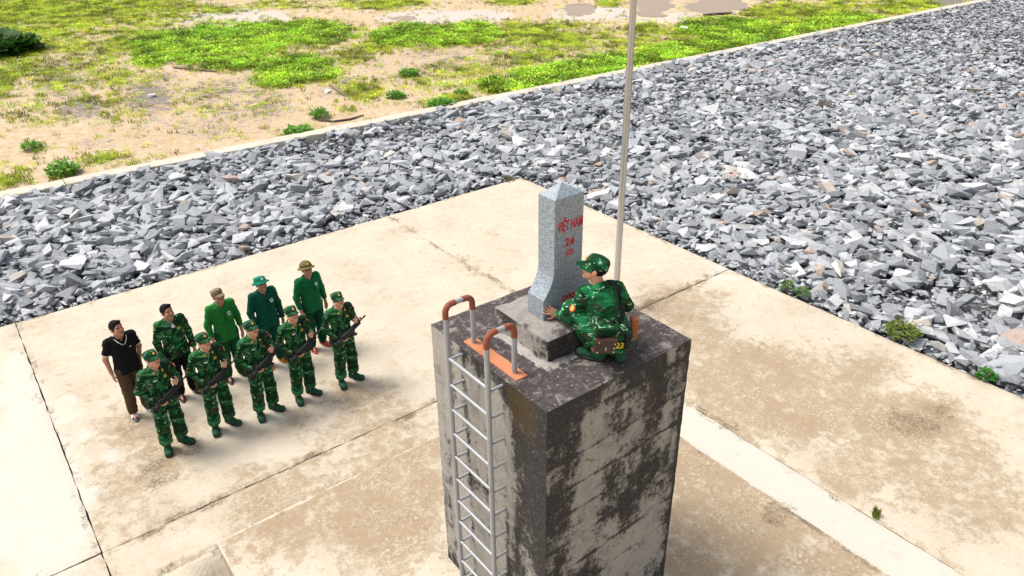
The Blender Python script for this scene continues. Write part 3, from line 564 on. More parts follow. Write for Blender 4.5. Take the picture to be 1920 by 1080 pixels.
def pillar_mask(nm, V):
    x, y, z = V.T; m = np.zeros((len(V), 3)); big = fbm(x*1.6+y*1.6, z*1.1, oct=4)-.5; streak = fbm((x-y)*11, z*.9, oct=3)-.5
    if nm == 'top': m[:, 2] = 1; return m
    if nm == '-x':
        k = .24+1.2*big+.6*streak+.35*sstep(2.9, 3.3, z)*sstep(.75, .2, np.abs(y+.2))
        k += .8*sstep(-.28, -.5, y)*sstep(.5-1.4*(y+.3)*-1, 2.4, z) + .4*sstep(-.72, -.88, y)+.15*sstep(.62, .8, y)
        for ys in (-.31, .33): k += .42*np.exp(-((y-ys+.03*(vnoise(z*5, z*0+ys)-.5))/.035)**2)*(.4+.6*vnoise(z*3, z*0+ys*9))
        m[:, 1] = sstep(-.30, -.45, y)*sstep(-.86, -.6, y)*sstep(2.75, 3.1, z)*.8
    else:
        u = x if nm == '-y' else y
        k = .55+1.5*big+.35*streak+.28*sstep(-.45, -.85, u)+.12*sstep(1.8, 3.0, z)+.3*sstep(.78, .9, u)-.16*sstep(1.9, .8, z)*sstep(-.7, .2, u)
        for i, zc in enumerate((3.14, 2.70, 2.34, 2.02, 1.66, 1.3, .95)): k += (.5 if i == 0 else .38)*np.exp(-((z-zc-.07*(fbm(u*1.7+i*4, u*0, oct=3)-.5)-.03*u)/(.022 if i == 0 else .012))**2)*sstep(.3, .6, fbm(u*2+i*7, u*0+1, oct=2)+.1)
    k += .25*sstep(.35, .1, z)
    m[:, 0] = np.clip(k, 0, 1); return m
pil = thing('pillar', 'tall mould-stained square concrete pillar carrying the granite marker', 'pillar', (0, 0, SLAB))
def child_at(name, me, root):      # mesh in world coordinates under a thing that is not at the origin
    o = obj(name, me, root); o.matrix_parent_inverse = Matrix.Translation(root.location).inverted(); return o
child_at('shaft', rough_box('shaft', (-PA, -PA, SLAB-.03), (PA, PA, PT), .032, pillar_mask), pil)
BH = .245; BX0, BX1, BY0, BY1 = -.452, .545, -.373, .435; BT = PT+BH
def block_mask(nm, V):
    x, y, z = V.T; m = np.zeros((len(V), 3)); b = fbm(x*4+y*4, z*4, oct=4)-.5
    if nm == 'top': m[:, 0] = np.clip(.12+1.1*(fbm(x*4, y*4, oct=4)-.5)+.4*sstep(.1, .5, x), 0, 1); m[:, 2] = .25
    elif nm == '-x': m[:, 0] = np.clip(.22+b+.25*sstep(.5, .9, (z-PT)/BH), 0, 1)
    else: m[:, 0] = np.clip(.78+b, 0, 1)  # mould, with the shade of the block's unlit sides painted in
    return m
child_at('base_block', rough_box('base_block', (BX0, BY0, PT-.01), (BX1, BY1, BT), .026, block_mask, .01, .015), pil)
# pale mortar fillet around the foot of the block
def fillet_mask(nm, V): x, y, z = V.T; m = np.zeros((len(V), 3)); m[:, 0] = np.clip(.1+.9*(fbm(x*6, y*6, oct=4)-.5), 0, 1); return m
child_at('mortar_fillet', rough_box('mortar_fillet', (BX0-.10, BY0-.10, PT-.02), (BX1+.02, BY1+.02, PT+.014), .03, fillet_mask, .06, .03), pil)

# granite marker stone
MC = (.045, .048); HY = .117; MX = .1715; ZS, ZF, ZB, ZA = 4.762, 4.06, 3.795, 4.865
mk = thing('boundary_marker', 'grey granite boundary marker stone with flared foot and red lettering', 'marker', (MC[0], MC[1], BT))
prof = [(.295, 0), (.295, ZB-BT)]+[(MX+.1235*((ZF-z)/(ZF-ZB))**1.8, z-BT) for z in np.linspace(ZB, ZF, 14)[1:]]+[(MX, ZS-BT)]
bm = bmesh.new(); rings = []
for sgy in (-1, 1):
    rings.append([bm.verts.new((-x, sgy*HY, z)) for x, z in prof]+[bm.verts.new((x, sgy*HY, z)) for x, z in reversed(prof)])
A, B = rings; n = len(A); bm.faces.new(A); bm.faces.new(B[::-1])
for i in range(n):
    if i == len(prof)-1: continue
    j = (i+1) % n; bm.faces.new((A[j], A[i], B[i], B[j]))
ap = bm.verts.new((0, 0, ZA-BT)); k = len(prof)-1
for a, b in ((A[k], A[k+1]), (A[k+1], B[k+1]), (B[k+1], B[k]), (B[k], A[k])): bm.faces.new((a, b, ap))
bmesh.ops.recalc_face_normals(bm, faces=bm.faces[:])
bmesh.ops.bevel(bm, geom=[e for e in bm.edges if e.calc_face_angle(0) > .5], offset=.004, segments=1, affect='EDGES')
me = bpy.data.meshes.new('stone_body'); bm.to_mesh(me); bm.free(); me.materials.append(M['granite']); obj('stone_body', me, mk)
def text_mesh(txt, name, mat, w, h, ext=.0015):
    cu = bpy.data.curves.new(name, 'FONT'); cu.body = txt; cu.size = 1; cu.extrude = .01; cu.resolution_u = 4; cu.offset = .026
    o = bpy.data.objects.new(name, cu); COL.objects.link(o); dg = bpy.context.evaluated_depsgraph_get(); me = bpy.data.meshes.new_from_object(o.evaluated_get(dg)); bpy.data.objects.remove(o); bpy.data.curves.remove(cu)
    co = np.zeros(len(me.vertices)*3, np.float32); me.vertices.foreach_get('co', co); co = co.reshape(-1, 3); lo, hi = co.min(0), co.max(0)
    co = (co-(lo+hi)/2)/(hi-lo)*np.array([w, h, ext*2]); me.vertices.foreach_set('co', co.astype(np.float32).ravel()); me.materials.clear(); me.materials.append(mat); me.name = name; me.update(); return me
for txt, xc, zc, w, h in (('VIỆT NAM', .058, 4.495, .30, .165), ('24', .053, 4.321, .115, .082), ('(3)', .056, 4.209, .088, .072), ('2008', .085, 3.742, .225, .062)):
    obj('lettering', text_mesh(txt, 'lettering', M['redpaint'], w, h), mk, loc=(xc-MC[0], -HY-.001, zc-BT), rot=(math.radians(90), 0, 0))

# ladder
lad = thing('ladder', 'galvanised steel ladder with rust-red bent handrails fixed to the pillar', 'ladder', (-PA-.16, .03, SLAB))
LX = -PA-.16; FX = -.768; LY = (.345, -.29); HT = 3.86; RB = .075; R0 = .025
def lp(*p): return (p[0]+PA+.16, p[1]-.03, p[2]-SLAB)
for y in LY:
    MB().tube([lp(LX, y, SLAB), lp(LX, y, HT-RB)], R0, 14).build('rail', M['galv'], lad, True)
    MB().tube([lp(FX, y, PT), lp(FX, y, HT-RB)], R0, 14).build('handrail_post', M['galv'], lad, True)
    MB().tube([lp(LX+RB, y, HT), lp(FX-RB, y, HT)], R0*.98, 14).build('handrail_top', M['galv'], lad, True)
    for xc, sg in ((LX+RB, -1), (FX-RB, 1)):
        pts = [lp(xc+sg*RB, y, HT-RB-.06)]+[lp(xc+sg*RB*math.cos(t), y, HT-RB+RB*math.sin(t)) for t in np.linspace(0, math.pi/2, 9)]+[lp(xc-sg*.035, y, HT)]
        MB().tube(pts, R0*1.16, 14).build('elbow', M['rust'], lad, True)
for i in range(11):
    z = 3.30-.298*i
    MB().tube([lp(LX, LY[0], z), lp(LX, LY[1], z+.004)], .0155, 10).build('rung', M['galv'], lad, True)
    for y in LY: MB().tube([lp(LX, y-.0, z-.03), lp(-PA+.03, y, z-.03+random.uniform(-.008, .008))], .0155, 10).build('wall_bracket', M['galv'], lad, True)
MB().box(lp(-.835, -.40, PT-.004), lp(-.703, .425, PT+.012), bev=.003).build('foot_plate', M['plate'], lad)

# flagpole behind the pillar
pb = on_ground(1153.5, 575)
fp = thing('flagpole', 'tall stainless steel flagpole standing on the paving behind the pillar', 'flagpole', (pb[0], pb[1], 0))
MB().tube([(0, 0, 0), (0, 0, 4.5)], .058, 20).build('lower_tube', M['steel'], fp, True)
MB().tube([(0, 0, 4.5), (0, 0, 12)], .052, 20).build('upper_tube', M['steel'], fp, True)
MB().lathe([(0, .03), (.12, .03), (.14, .0), (.14, -.02)], 20).build('base_flange', M['steel'], fp)

# ================================================================== people
class Field:
    """a smooth-union distance field on a grid, turned into one continuous surface"""
    def __init__(s, lo, hi, h):
        s.lo = np.array(lo, np.float32); s.h = h; s.ax = [np.arange(lo[i], hi[i]+h, h, dtype=np.float32) for i in range(3)]; s.D = np.full([len(a) for a in s.ax], .5, np.float32)
    def _sub(s, lo, hi, pad):
        sl = []
        for i in range(3):
            a = int(max(0, math.floor((lo[i]-pad-s.lo[i])/s.h))); b = int(min(len(s.ax[i]), math.ceil((hi[i]+pad-s.lo[i])/s.h)+1)); sl.append(slice(a, max(a, b)))
        return tuple(sl), np.meshgrid(*[s.ax[i][sl[i]] for i in range(3)], indexing='ij', sparse=True)
    def _put(s, sl, d, k, op):
        A = s.D[sl]
        if op == 'u':
            h = np.clip(.5+.5*(d-A)/k, 0, 1); s.D[sl] = d*(1-h)+A*h-k*h*(1-h)
        else:
            d = -d; h = np.clip(.5-.5*(d-A)/k, 0, 1); s.D[sl] = d*(1-h)+A*h+k*h*(1-h)
    def cone(s, a, b, ra, rb, k=.02, op='u'):
        a = np.array(a, float); b = np.array(b, float); r = max(ra, rb); sl, (X, Y, Z) = s._sub(np.minimum(a, b)-r, np.maximum(a, b)+r, k+.03)
        ab = b-a; L = max(1e-9, ab @ ab); t = np.clip(((X-a[0])*ab[0]+(Y-a[1])*ab[1]+(Z-a[2])*ab[2])/L, 0, 1)
        d = np.sqrt((X-a[0]-t*ab[0])**2+(Y-a[1]-t*ab[1])**2+(Z-a[2]-t*ab[2])**2)-(ra+(rb-ra)*t); s._put(sl, d, k, op); return s
    def ell(s, c, r, R=None, k=.02, op='u'):
        c = np.array(c, float); r = np.array(r, float); m = r.max(); sl, (X, Y, Z) = s._sub(c-m, c+m, k+.03); X, Y, Z = X-c[0], Y-c[1], Z-c[2]
        if R is not None: X, Y, Z = (R[0, i]*X+R[1, i]*Y+R[2, i]*Z for i in range(3))
        k0 = np.sqrt((X/r[0])**2+(Y/r[1])**2+(Z/r[2])**2); k1 = np.sqrt((X/r[0]**2)**2+(Y/r[1]**2)**2+(Z/r[2]**2)**2)+1e-9
        s._put(sl, k0*(k0-1)/k1, k, op); return s
    def cut(s, n, c):
        X, Y, Z = np.meshgrid(*s.ax, indexing='ij', sparse=True); s.D = np.maximum(s.D, n[0]*X+n[1]*Y+n[2]*Z-c); return s
    def folds(s, amp, sc, seed=0):
        I = np.nonzero(np.abs(s.D) < .035); x, y, z = (s.ax[i][I[i]] for i in range(3))
        q = fbm(x*sc[0]+seed, y*sc[1]+seed*.7, z*sc[2]+seed*1.3, oct=3, gain=.5); s.D[I] += (1-np.abs(q-.5)*5)*amp*-1; return s
    def mesh(s):
        D = s.D; S = D < 0; nx, ny, nz = D.shape; cnt = np.zeros((nx-1, ny-1, nz-1), np.int8)
        for a in (0, 1):
            for b in (0, 1):
                for c in (0, 1): cnt += S[a:nx-1+a, b:ny-1+b, c:nz-1+c]
        act = (cnt > 0) & (cnt < 8); I, Jc, K = np.nonzero(act); idx = np.full(act.shape, -1, np.int32); idx[act] = np.arange(len(I))
        P = np.zeros((len(I), 3), np.float32); N = np.zeros(len(I), np.float32)
        cs = [(a, b, c) for a in (0, 1) for b in (0, 1) for c in (0, 1)]
        for p in cs:
            for q in cs:
                if sum(q)-sum(p) == 1 and sum(abs(q[i]-p[i]) for i in range(3)) == 1:
                    dp = D[I+p[0], Jc+p[1], K+p[2]]; dq = D[I+q[0], Jc+q[1], K+q[2]]; x = (dp < 0) != (dq < 0); t = np.where(x, dp/np.where(x, dp-dq, 1), 0)
                    for i in range(3): P[:, i] += np.where(x, p[i]+t*(q[i]-p[i]), 0)
                    N += x
        P /= N[:, None]; V = s.lo+(np.stack([I, Jc, K], 1)+P)*s.h; Q = []
        for ax in range(3):
            sl0 = [slice(None)]*3; sl1 = [slice(None)]*3; sl0[ax] = slice(0, -1); sl1[ax] = slice(1, None); A = S[tuple(sl0)]; B = S[tuple(sl1)]; o1, o2 = [i for i in range(3) if i != ax]
            E = np.nonzero(A != B); E = np.stack(E, 1); ok = (E[:, o1] > 0) & (E[:, o2] > 0) & (E[:, o1] < D.shape[o1]-1) & (E[:, o2] < D.shape[o2]-1); E = E[ok]; fl = A[tuple(E.T)]
            def cell(d1, d2):
                e = E.copy(); e[:, o1] += d1; e[:, o2] += d2; return idx[tuple(e.T)]
            q = np.stack([cell(-1, -1), cell(0, -1), cell(0, 0), cell(-1, 0)], 1); flip = fl ^ (ax == 1); q[~flip] = q[~flip][:, ::-1]; Q.append(q)
        return V, np.vstack(Q)
def nrm(v): v = np.array(v, float); return v/np.linalg.norm(v)
def head_frame(d, up=(0, 0, 1)):
    f = nrm(d); x = nrm(np.cross(np.array(up, float), f)); z = np.cross(f, x); return np.stack([x, -f, z], 1)       # columns: left, back, up
def hand(F, w, d, n, curl, side, spread=.0, s=1.0):
    """palm and five fingers; w wrist, d pointing direction, n palm normal (where the palm looks), side +1 when the thumb lies along cross(d, n)"""
    w = np.array(w, float); d = nrm(d); n = np.array(n, float); n = nrm(n-d*(n @ d)); c = np.cross(d, n)*side
    kn = w+d*.085*s
    for i, o in enumerate((.030, .010, -.010, -.029)):
        F.cone(w+c*o*.6*s, kn+c*o*s-d*abs(o-.01)*.25, .0165*s, .0125*s, .012)
    for i, (o, L) in enumerate(((.030, .068), (.010, .078), (-.010, .073), (-.029, .058))):
        p = kn+c*o*s-d*abs(o-.01)*.25; a = 0; base = nrm(d+c*spread*(o/.03))
        for j, (fr, rr) in enumerate(((.45, .0105), (.32, .0095), (.23, .0085))):
            a += curl*(.7 if j == 0 else 1.0); q = p+(base*math.cos(a)+n*math.sin(a))*L*fr*s; F.cone(p, q, rr*s, (rr-.0008)*s, .004); p = q
    p = w+c*.026*s+d*.02*s+n*.008; q = p+nrm(d*.55+c*.75+n*.35*min(1, curl*2))*.045*s; F.cone(p, q, .0145*s, .012*s, .01); F.cone(q, q+nrm(d*.8+c*.45+n*.7*min(1, curl*1.5))*.032*s, .0118*s, .0092*s, .004)
def build_head(F, H, R):
    T = lambda *p: H+R @ np.array(p)
    F.ell(T(0, .012, .028), (.076, .096, .086), R, .02); F.ell(T(0, -.018, -.032), (.060, .070, .084), R, .025); F.cone(T(0, -.062, -.092), T(0, -.05, -.085), .026, .03, .02)
    F.cone(T(.036, -.064, -.022), T(.048, -.03, -.05), .026, .026, .02); F.cone(T(-.036, -.064, -.022), T(-.048, -.03, -.05), .026, .026, .02)
    F.cone(T(-.034, -.080, .030), T(.034, -.080, .030), .014, .014, .014)
    for sx in (-1, 1): F.ell(T(sx*.030, -.099, .009), (.017, .014, .010), R, .010, 's')
    F.cone(T(0, -.090, .014), T(0, -.106, -.022), .0085, .0135, .008); F.cone(T(-.011, -.096, -.026), T(.011, -.096, -.026), .009, .009, .006)
    F.cone(T(-.017, -.086, -.051), T(.017, -.086, -.051), .009, .009, .007); F.cone(T(-.014, -.083, -.062), T(.014, -.083, -.062), .009, .009, .006)
    for sx in (-1, 1): F.ell(T(sx*.079, .010, -.004), (.011, .021, .032), R, .008)
def skin_colors(V, H, R, tone):
    L = (V-H) @ R; c = np.tile(np.array(tone), (len(V), 1)); x, y, z = L.T; ax = np.abs(x); hd = (np.abs(z) < .13) & (np.hypot(x, y) < .14)
    def put(m, col, a=1): c[m] = c[m]*(1-a)+np.array(col)*a
    put(hd & (y < -.06) & (np.abs(z+.030) < .025) & (np.abs(ax-.042) < .02), (tone[0]*1.05, tone[1]*.82, tone[2]*.78), .6)
    put(hd & (y < -.075) & (ax < .024) & (z > -.066) & (z < -.045), (.26, .085, .065), .8)
    put(hd & (y < -.06) & (np.abs(ax-.031) < .015) & (np.abs(z-.008) < .0065), (.03, .02, .018)); put(hd & (y < -.06) & (np.abs(ax-.032) < .02) & (np.abs(z-.030) < .005), (.03, .02, .016), .85)
    put(hd & (y < -.05) & (ax < .03) & (np.abs(z+.075) < .012), (tone[0]*.75, tone[1]*.75, tone[2]*.8), .35)
    return c
TONE = (.62, .33, .215)
def garment(root, name, F, mat, smooth=True):
    V, Q = F.mesh(); return obj(name, mesh_np(name, V, Q, mat, smooth=True), root), V, Q
def snap(bvh, p, dirn=None, off=.006):
    """nearest point on a garment, pushed out a little"""
    co, no, i, d = bvh.find_nearest(Vector(p)); return co+no*off, no
def patch(root, name, bvh, p, w, h, mat, up=(0, 0, 1), shape='box', parts=None, look=None):
    """small sewn-on badge lying on the cloth near p"""
    q, no = snap(bvh, p, off=.004); 
    if look is not None: no = Vector(look).normalized()
    z = Vector(up); z = (z-no*z.dot(no)).normalized(); x = z.cross(no); Mx = Matrix((( x[0], -no[0], z[0], q[0]), (x[1], -no[1], z[1], q[1]), (x[2], -no[2], z[2], q[2]), (0, 0, 0, 1)))
    g = MB()
    if shape == 'box': g.box((-w/2, -.004, -h/2), (w/2, .004, h/2), bev=.002)
    elif shape == 'round': g.lathe([(0, -.004), (w/2, -.004), (w/2, .003), (w*.42, .005), (0, .005)], 16, M=Matrix.Rotation(math.radians(90), 4, 'X'))
    else:
        pts = [(-w/2, h/2), (w/2, h/2), (w/2, -h*.15), (0, -h/2), (-w/2, -h*.15)]; g.add([(a, -.004, b) for a, b in pts]+[(a, .004, b) for a, b in pts], [(0, 1, 2, 3, 4), (9, 8, 7, 6, 5)]+[(i, (i+1) % 5, 5+(i+1) % 5, 5+i) for i in range(5)])
    me = g.mesh(name, mat); recalc(me); o = obj(name, me, root, mw=Mx); return o
def headwear(root, kind, H, R, mat):
    Mx = Matrix([[*R[i], H[i]] for i in range(3)]+[[0, 0, 0, 1]]); g = MB()
    def badge(par, y, z, r, tilt):
        b = MB().lathe([(0, -.004), (r, -.004), (r, .003), (r*.6, .006), (0, .006)], 14, M=Matrix.Translation((0, y, z)) @ Matrix.Rotation(math.radians(90-tilt), 4, 'X')); me = b.mesh('cap_badge', M['gold']); recalc(me); o = obj('cap_badge', me, par)
        e = MB().lathe([(0, .0065), (r*.62, .0065), (r*.62, .008), (0, .0085)], 12, M=Matrix.Translation((0, y, z)) @ Matrix.Rotation(math.radians(90-tilt), 4, 'X')); me = e.mesh('badge_star', M['red']); recalc(me); return o
    if kind in ('cap', 'cap_plain'):
        g.lathe([(.094, .030), (.099, .045), (.099, .075), (.097, .098), (.086, .116), (.060, .126), (.03, .130), (0, .131)], 28, .88, 1.08, Matrix.Translation((0, .008, 0)) @ Matrix.Rotation(math.radians(-5), 4, 'X')); o = obj(kind.split('_')[0], g.mesh('cap', mat, True), root, mw=Mx)
        V = []; F = []; nu, nv = 16, 6
        for dz in (0, -.007):
            for i in range(nu+1):
                t = -1+2*i/nu
                for j in range(nv+1):
                    s = j/nv; xx = t*.083; yi = .008-.104*math.sqrt(max(0, 1-(t*.96)**2)); L = .086*math.sqrt(max(0, 1-abs(t)**2.6)); V.append((xx*(1-.06*s), yi-L*s+.006, .046-.018*s-.020*t*t-.012*s*s+dz))
        n1 = (nu+1)*(nv+1)
        for i in range(nu):
            for j in range(nv):
                a = i*(nv+1)+j; F += [(a, a+1, a+nv+2, a+nv+1), (n1+a+nv+1, n1+a+nv+2, n1+a+1, n1+a)]
        for i in range(nu): a = i*(nv+1)+nv; F.append((a, n1+a, n1+a+nv+1, a+nv+1))
        b = MB().add(V, F); me = b.mesh('brim', mat, True); recalc(me); obj('brim', me, o)
        if kind == 'cap': badge(o, -.100, .082, .019, 12)
    elif kind == 'bucket':
        g.lathe([(.150, .022), (.152, .026), (.128, .040), (.103, .054), (.100, .070), (.097, .100), (.088, .116), (.05, .124), (0, .126)], 32, .93, 1.06, Matrix.Translation((0, .008, 0))); g.lathe([(.150, .021), (.127, .034), (.100, .046)], 32, .93, 1.06, Matrix.Translation((0, .008, 0)))
        o = obj('bucket_hat', g.mesh('bucket_hat', mat, True), root, mw=Mx)
        b = MB().lathe([(0, -.003), (.022, -.003), (.022, .004), (0, .005)], 14, M=Matrix.Translation((0, -.098, .088)) @ Matrix.Rotation(math.radians(82), 4, 'X')); me = b.mesh('hat_emblem', M['emblem']); recalc(me); obj('hat_emblem', me, o)
    else:
        g.lathe([(.158, .026), (.160, .031), (.140, .044), (.112, .056), (.108, .060), (.106, .085), (.094, .118), (.070, .140), (.035, .152), (.012, .155), (.010, .162), (0, .163)], 32, .90, 1.12, Matrix.Translation((0, .008, 0))); g.lathe([(.158, .025), (.136, .037), (.105, .047)], 32, .90, 1.12, Matrix.Translation((0, .008, 0)))
        o = obj('pith_helmet', g.mesh('pith_helmet', mat, True), root, mw=Mx)
        MB().lathe([(.1095, .060), (.113, .062), (.1125, .076), (.1075, .079)], 32, .905, 1.125, Matrix.Translation((0, .008, 0))).build('hat_band', M['belt'], o); badge(o, -.106, .100, .02, 14)
    return o
def make_hair(root, H, R, long=0):
    F = Field(H-.16, H+.16, .006); T = lambda *p: H+R @ np.array(p); F.ell(T(0, .014, .031), (.081, .103, .092+long), R, .01)
    if long: F.ell(T(.01, -.055, .098), (.055, .04, .028), R, .02)
    n = R @ np.array([0, -1.0, -.62]); F.cut(n, n @ H+.016+long*.9); F.folds(.004, (45, 45, 45), 3); return garment(root, 'hair', F, M['hair'])[0]
BOOT = {}
def boot_mesh():
    if BOOT: return BOOT
    F = Field((-.075, -.235, -.02), (.075, .13, .26), .007); F.cone((0, .045, .07), (0, .03, .235), .047, .056, .02); F.cone((0, .055, .048), (0, -.04, .05), .042, .046, .03); F.cone((0, -.04, .048), (0, -.15, .035), .044, .042, .03); F.cone((.012, -.15, .034), (-.012, -.15, .034), .042, .042, .02)
    F.cut((0, 0, -1), -.016); F.cut((0, 0, 1), .225); V, Q = F.mesh(); BOOT['boot'] = mesh_np('boot', V, Q, M['boot'], smooth=True)
    F = Field((-.08, -.24, -.02), (.08, .14, .1), .007); F.cone((0, .055, .02), (0, -.04, .02), .046, .050, .03); F.cone((.012, -.04, .02), (.012, -.15, .02), .044, .043, .03); F.cone((-.012, -.04, .02), (-.012, -.15, .02), .044, .043, .03); F.cut((0, 0, -1), 0); F.cut((0, 0, 1), .024)
    V, Q = F.mesh(); BOOT['sole'] = mesh_np('sole', V, Q, M['sole'], smooth=True)
    F = Field((-.08, -.24, -.02), (.08, .02, .12), .007); F.cone((.012, -.15, .034), (-.012, -.15, .034), .0445, .0445, .02); F.cut((0, 0, -1), -.016); F.cut((0, 1, 0), -.148); V, Q = F.mesh(); BOOT['toe_cap'] = mesh_np('toe_cap', V, Q, M['sole'], smooth=True)
    g = MB()
    for i in range(5): z = .10+.025*i; y = -.032+.004*i; g.tube([(-.03, y-.012, z), (0, y-.026, z+.006), (.03, y-.012, z)], .004, 6)
    BOOT['lace'] = g.mesh('lace', M['web'])
    return BOOT
def place_boot(root, p, d):
    b = boot_mesh(); a = math.atan2(d[1], d[0])+math.pi/2; o = obj('boot', b['boot'], root, loc=p, rot=(0, 0, a))
    for k in ('sole', 'toe_cap', 'lace'): obj(k, b[k], o)
    return o
SAND = {}
def place_sandal(root, p, d, mat, strap):
    a = math.atan2(d[1], d[0])+math.pi/2; g = MB(); out = []
    for t in np.linspace(0, 2*math.pi, 25)[:-1]:
        y = math.sin(t); w = .046 if y < 0 else .038; out.append((math.cos(t)*w, -.055+y*.145))
    n = len(out); g.add([(x, y, .0) for x, y in out]+[(x, y, .022) for x, y in out], [tuple(range(n))[::-1], tuple(n+i for i in range(n))]+[(i, (i+1) % n, n+(i+1) % n, n+i) for i in range(n)]); me = g.mesh('sandal', mat); recalc(me); o = obj('sandal', me, root, loc=p, rot=(0, 0, a))
    s = MB(); pts = [(math.cos(t)*.051, -.098-.012*math.cos(t), .012+.058*math.sin(t)) for t in np.linspace(0, math.pi, 9)]; s.tube(pts, .004, 8, flat=(.027, .004), side=[(0, 1, .2)]*9); obj('strap', s.mesh('strap', strap), o); return o

def person(spec):
    """spec: label, loc, rz, joints and clothes; every figure is one continuous body with clothes as its children"""
    J = {k: np.array(v, float) for k, v in spec['J'].items()}; seed = spec.get('seed', 0); root = thing('person', spec['label'], 'person', spec['loc'], spec.get('rz', 0), spec.get('group'))
    H = J['head']; R = head_frame(spec['look'], spec.get('head_up', (0, 0, 1))); pts = np.array(list(J.values())); lo = pts.min(0)-.17; hi = pts.max(0)+.17
    lo[2] = min(lo[2], -.01) if spec.get('floor', True) else lo[2]
    # ---- body
    F = Field(lo, hi, .0075); build_head(F, H, R)
    F.cone(H+R @ np.array([0, .022, -.06]), J['neck'], .053, .060, .03); C2 = (J['shL']+J['shR'])/2
    for s in 'LR':
        F.cone(C2, J['sh'+s], .06, .05, .03); F.cone(J['sh'+s], J['el'+s], .047, .040, .02); F.cone(J['el'+s], J['wr'+s], .040, .026, .02)
        mid = J['pelvis']*.4+C2*.6; o = (J['sh'+s]-C2)*.42; F.cone(C2+o*.8-(C2-J['pelvis'])*.12, mid+o*.7, .08, .085, .05); F.cone(mid+o*.7, J['hip'+s], .085, .085, .05)
        F.cone(J['hip'+s], J['kn'+s], .078, .052, .03); F.cone(J['kn'+s], J['an'+s], .050, .034, .02)
        hd = spec['hand'+s]; hand(F, J['wr'+s], hd[0], hd[1], hd[2], hd[3] if len(hd) > 3 else (1 if s == 'R' else -1), hd[4] if len(hd) > 4 else 0, 1.0)
        fd = nrm([*spec['toe'+s][:2], 0]); a = J['an'+s]; z0 = a[2]-.07
        F.cone(a, a+fd*-.03+np.array([0, 0, -.045]), .034, .030, .02); F.cone([*(a+fd*-.03)[:2], z0+.03], [*(a+fd*.10)[:2], z0+.025], .028, .026, .02); F.cone([*(a+fd*.08)[:2], z0+.022], [*(a+fd*.15)[:2], z0+.018], .034, .020, .02)
    V, Q = F.mesh(); body = obj('body', mesh_np('body', V, Q, M['skin'], skin_colors(V, H, R, spec.get('tone', TONE)), smooth=True, attr='col'), root)
    # ---- shirt
    F = Field(lo, hi, .0085); fat = spec.get('fat', 0); sh = spec['shirt']; dn = nrm(J['pelvis']-J['neck'])
    fw = nrm(spec.get('front', (0, -1, 0))); cut_arm = spec.get('sleeve', 1.0)
    for s in 'LR':
        o = (J['sh'+s]-C2); mid = J['pelvis']*.4+C2*.6; oo = o*.42
        F.cone(C2+oo*.8+dn*.06, mid+oo*.78, .096+fat, .095+fat, .05); F.cone(mid+oo*.78, J['pelvis']+oo*.78, .095+fat, .100+fat, .05); F.cone(J['pelvis']+oo*.78, J['pelvis']+oo*.8+dn*spec.get('hem', .1), .100+fat, .110+fat*1.6, .04)
        F.cone(C2+o*.25-dn*.005, J['sh'+s]-dn*-.012, .062, .060, .04); F.cone(J['sh'+s], J['el'+s], .060, .050, .025)
        if cut_arm > .5: F.cone(J['el'+s], J['wr'+s]*cut_arm+J['el'+s]*(1-cut_arm)-nrm(J['wr'+s]-J['el'+s])*.0, .052, .042, .022)
    F.folds(.0085, (8, 8, 19), seed)
    if spec.get('floor', True): F.cut((0, 0, -1), -(J['pelvis'][2]-spec.get('hem', .1)))
    if cut_arm <= .5:
        for s in 'LR':
            u = nrm(J['el'+s]-J['sh'+s]); q = J['sh'+s]+(J['el'+s]-J['sh'+s])*.72; sl, G = F._sub(np.minimum(q, q+u*.2)-.09, np.maximum(q, q+u*.2)+.09, 0); m = (G[0]-q[0])*u[0]+(G[1]-q[1])*u[1]+(G[2]-q[2])*u[2]; far = np.sqrt((G[0]-q[0]-u[0]*.06)**2+(G[1]-q[1]-u[1]*.06)**2+(G[2]-q[2]-u[2]*.06)**2) < .1
            F.D[sl] = np.where(far, np.maximum(F.D[sl], m), F.D[sl])
    # open neck
    nk = J['neck']; F.cone(nk+fw*.03-dn*.06, nk+fw*.055+dn*.0, .070, .055, .01, 's'); F.cone(nk+fw*.05+dn*.01, nk+fw*.115+dn*.075, .040, .012, .012, 's')
    shirt, V, Q = garment(root, spec.get('shirt_name', 'shirt'), F, M[sh]); bvh = BVHTree.FromPolygons([tuple(v) for v in V], [tuple(q) for q in Q])
    if cut_arm > .5:
        for s in 'LR':
            u = nrm(J['wr'+s]-J['el'+s]); w = J['wr'+s]*cut_arm+J['el'+s]*(1-cut_arm); MB().tube([w-u*.03, w+u*.022], .0465, 16).build('cuff', M[sh], shirt, True)
    # collar: two flaps lying round the neck
    cm = M[spec.get('collar', sh)]
    lf = nrm(np.cross(fw, dn))
    for sg in (-1, 1):
        V = []; Fc = []; n = 9
        for i in range(n):
            t = i/(n-1)*math.pi*.93; r = .072+.008*math.sin(t); base = nk+lf*sg*math.sin(t)*r-fw*math.cos(t)*(r+.005)+dn*(.012+.048*(t/math.pi)**1.5)
            out = lf*sg*math.sin(t)-fw*math.cos(t); wd = .036+.022*(t/math.pi)**3; V += [base-dn*.030-out*.004, base-dn*.026+out*.006, base+out*wd*.75+dn*wd*.55, base+out*wd*.7+dn*(wd*.55+.006)]
        for i in range(n-1):
            for q in range(4): Fc.append((i*4+q, i*4+(q+1) % 4, i*4+4+(q+1) % 4, i*4+4+q))
        Fc += [(0, 1, 2, 3), ((n-1)*4+3, (n-1)*4+2, (n-1)*4+1, (n-1)*4)]; me = MB().add(V, Fc).mesh('collar', cm, True); recalc(me); obj('collar', me, shirt)
    # ---- trousers
    F = Field(lo, hi, .0085); tz = spec.get('cuff_z', .05)
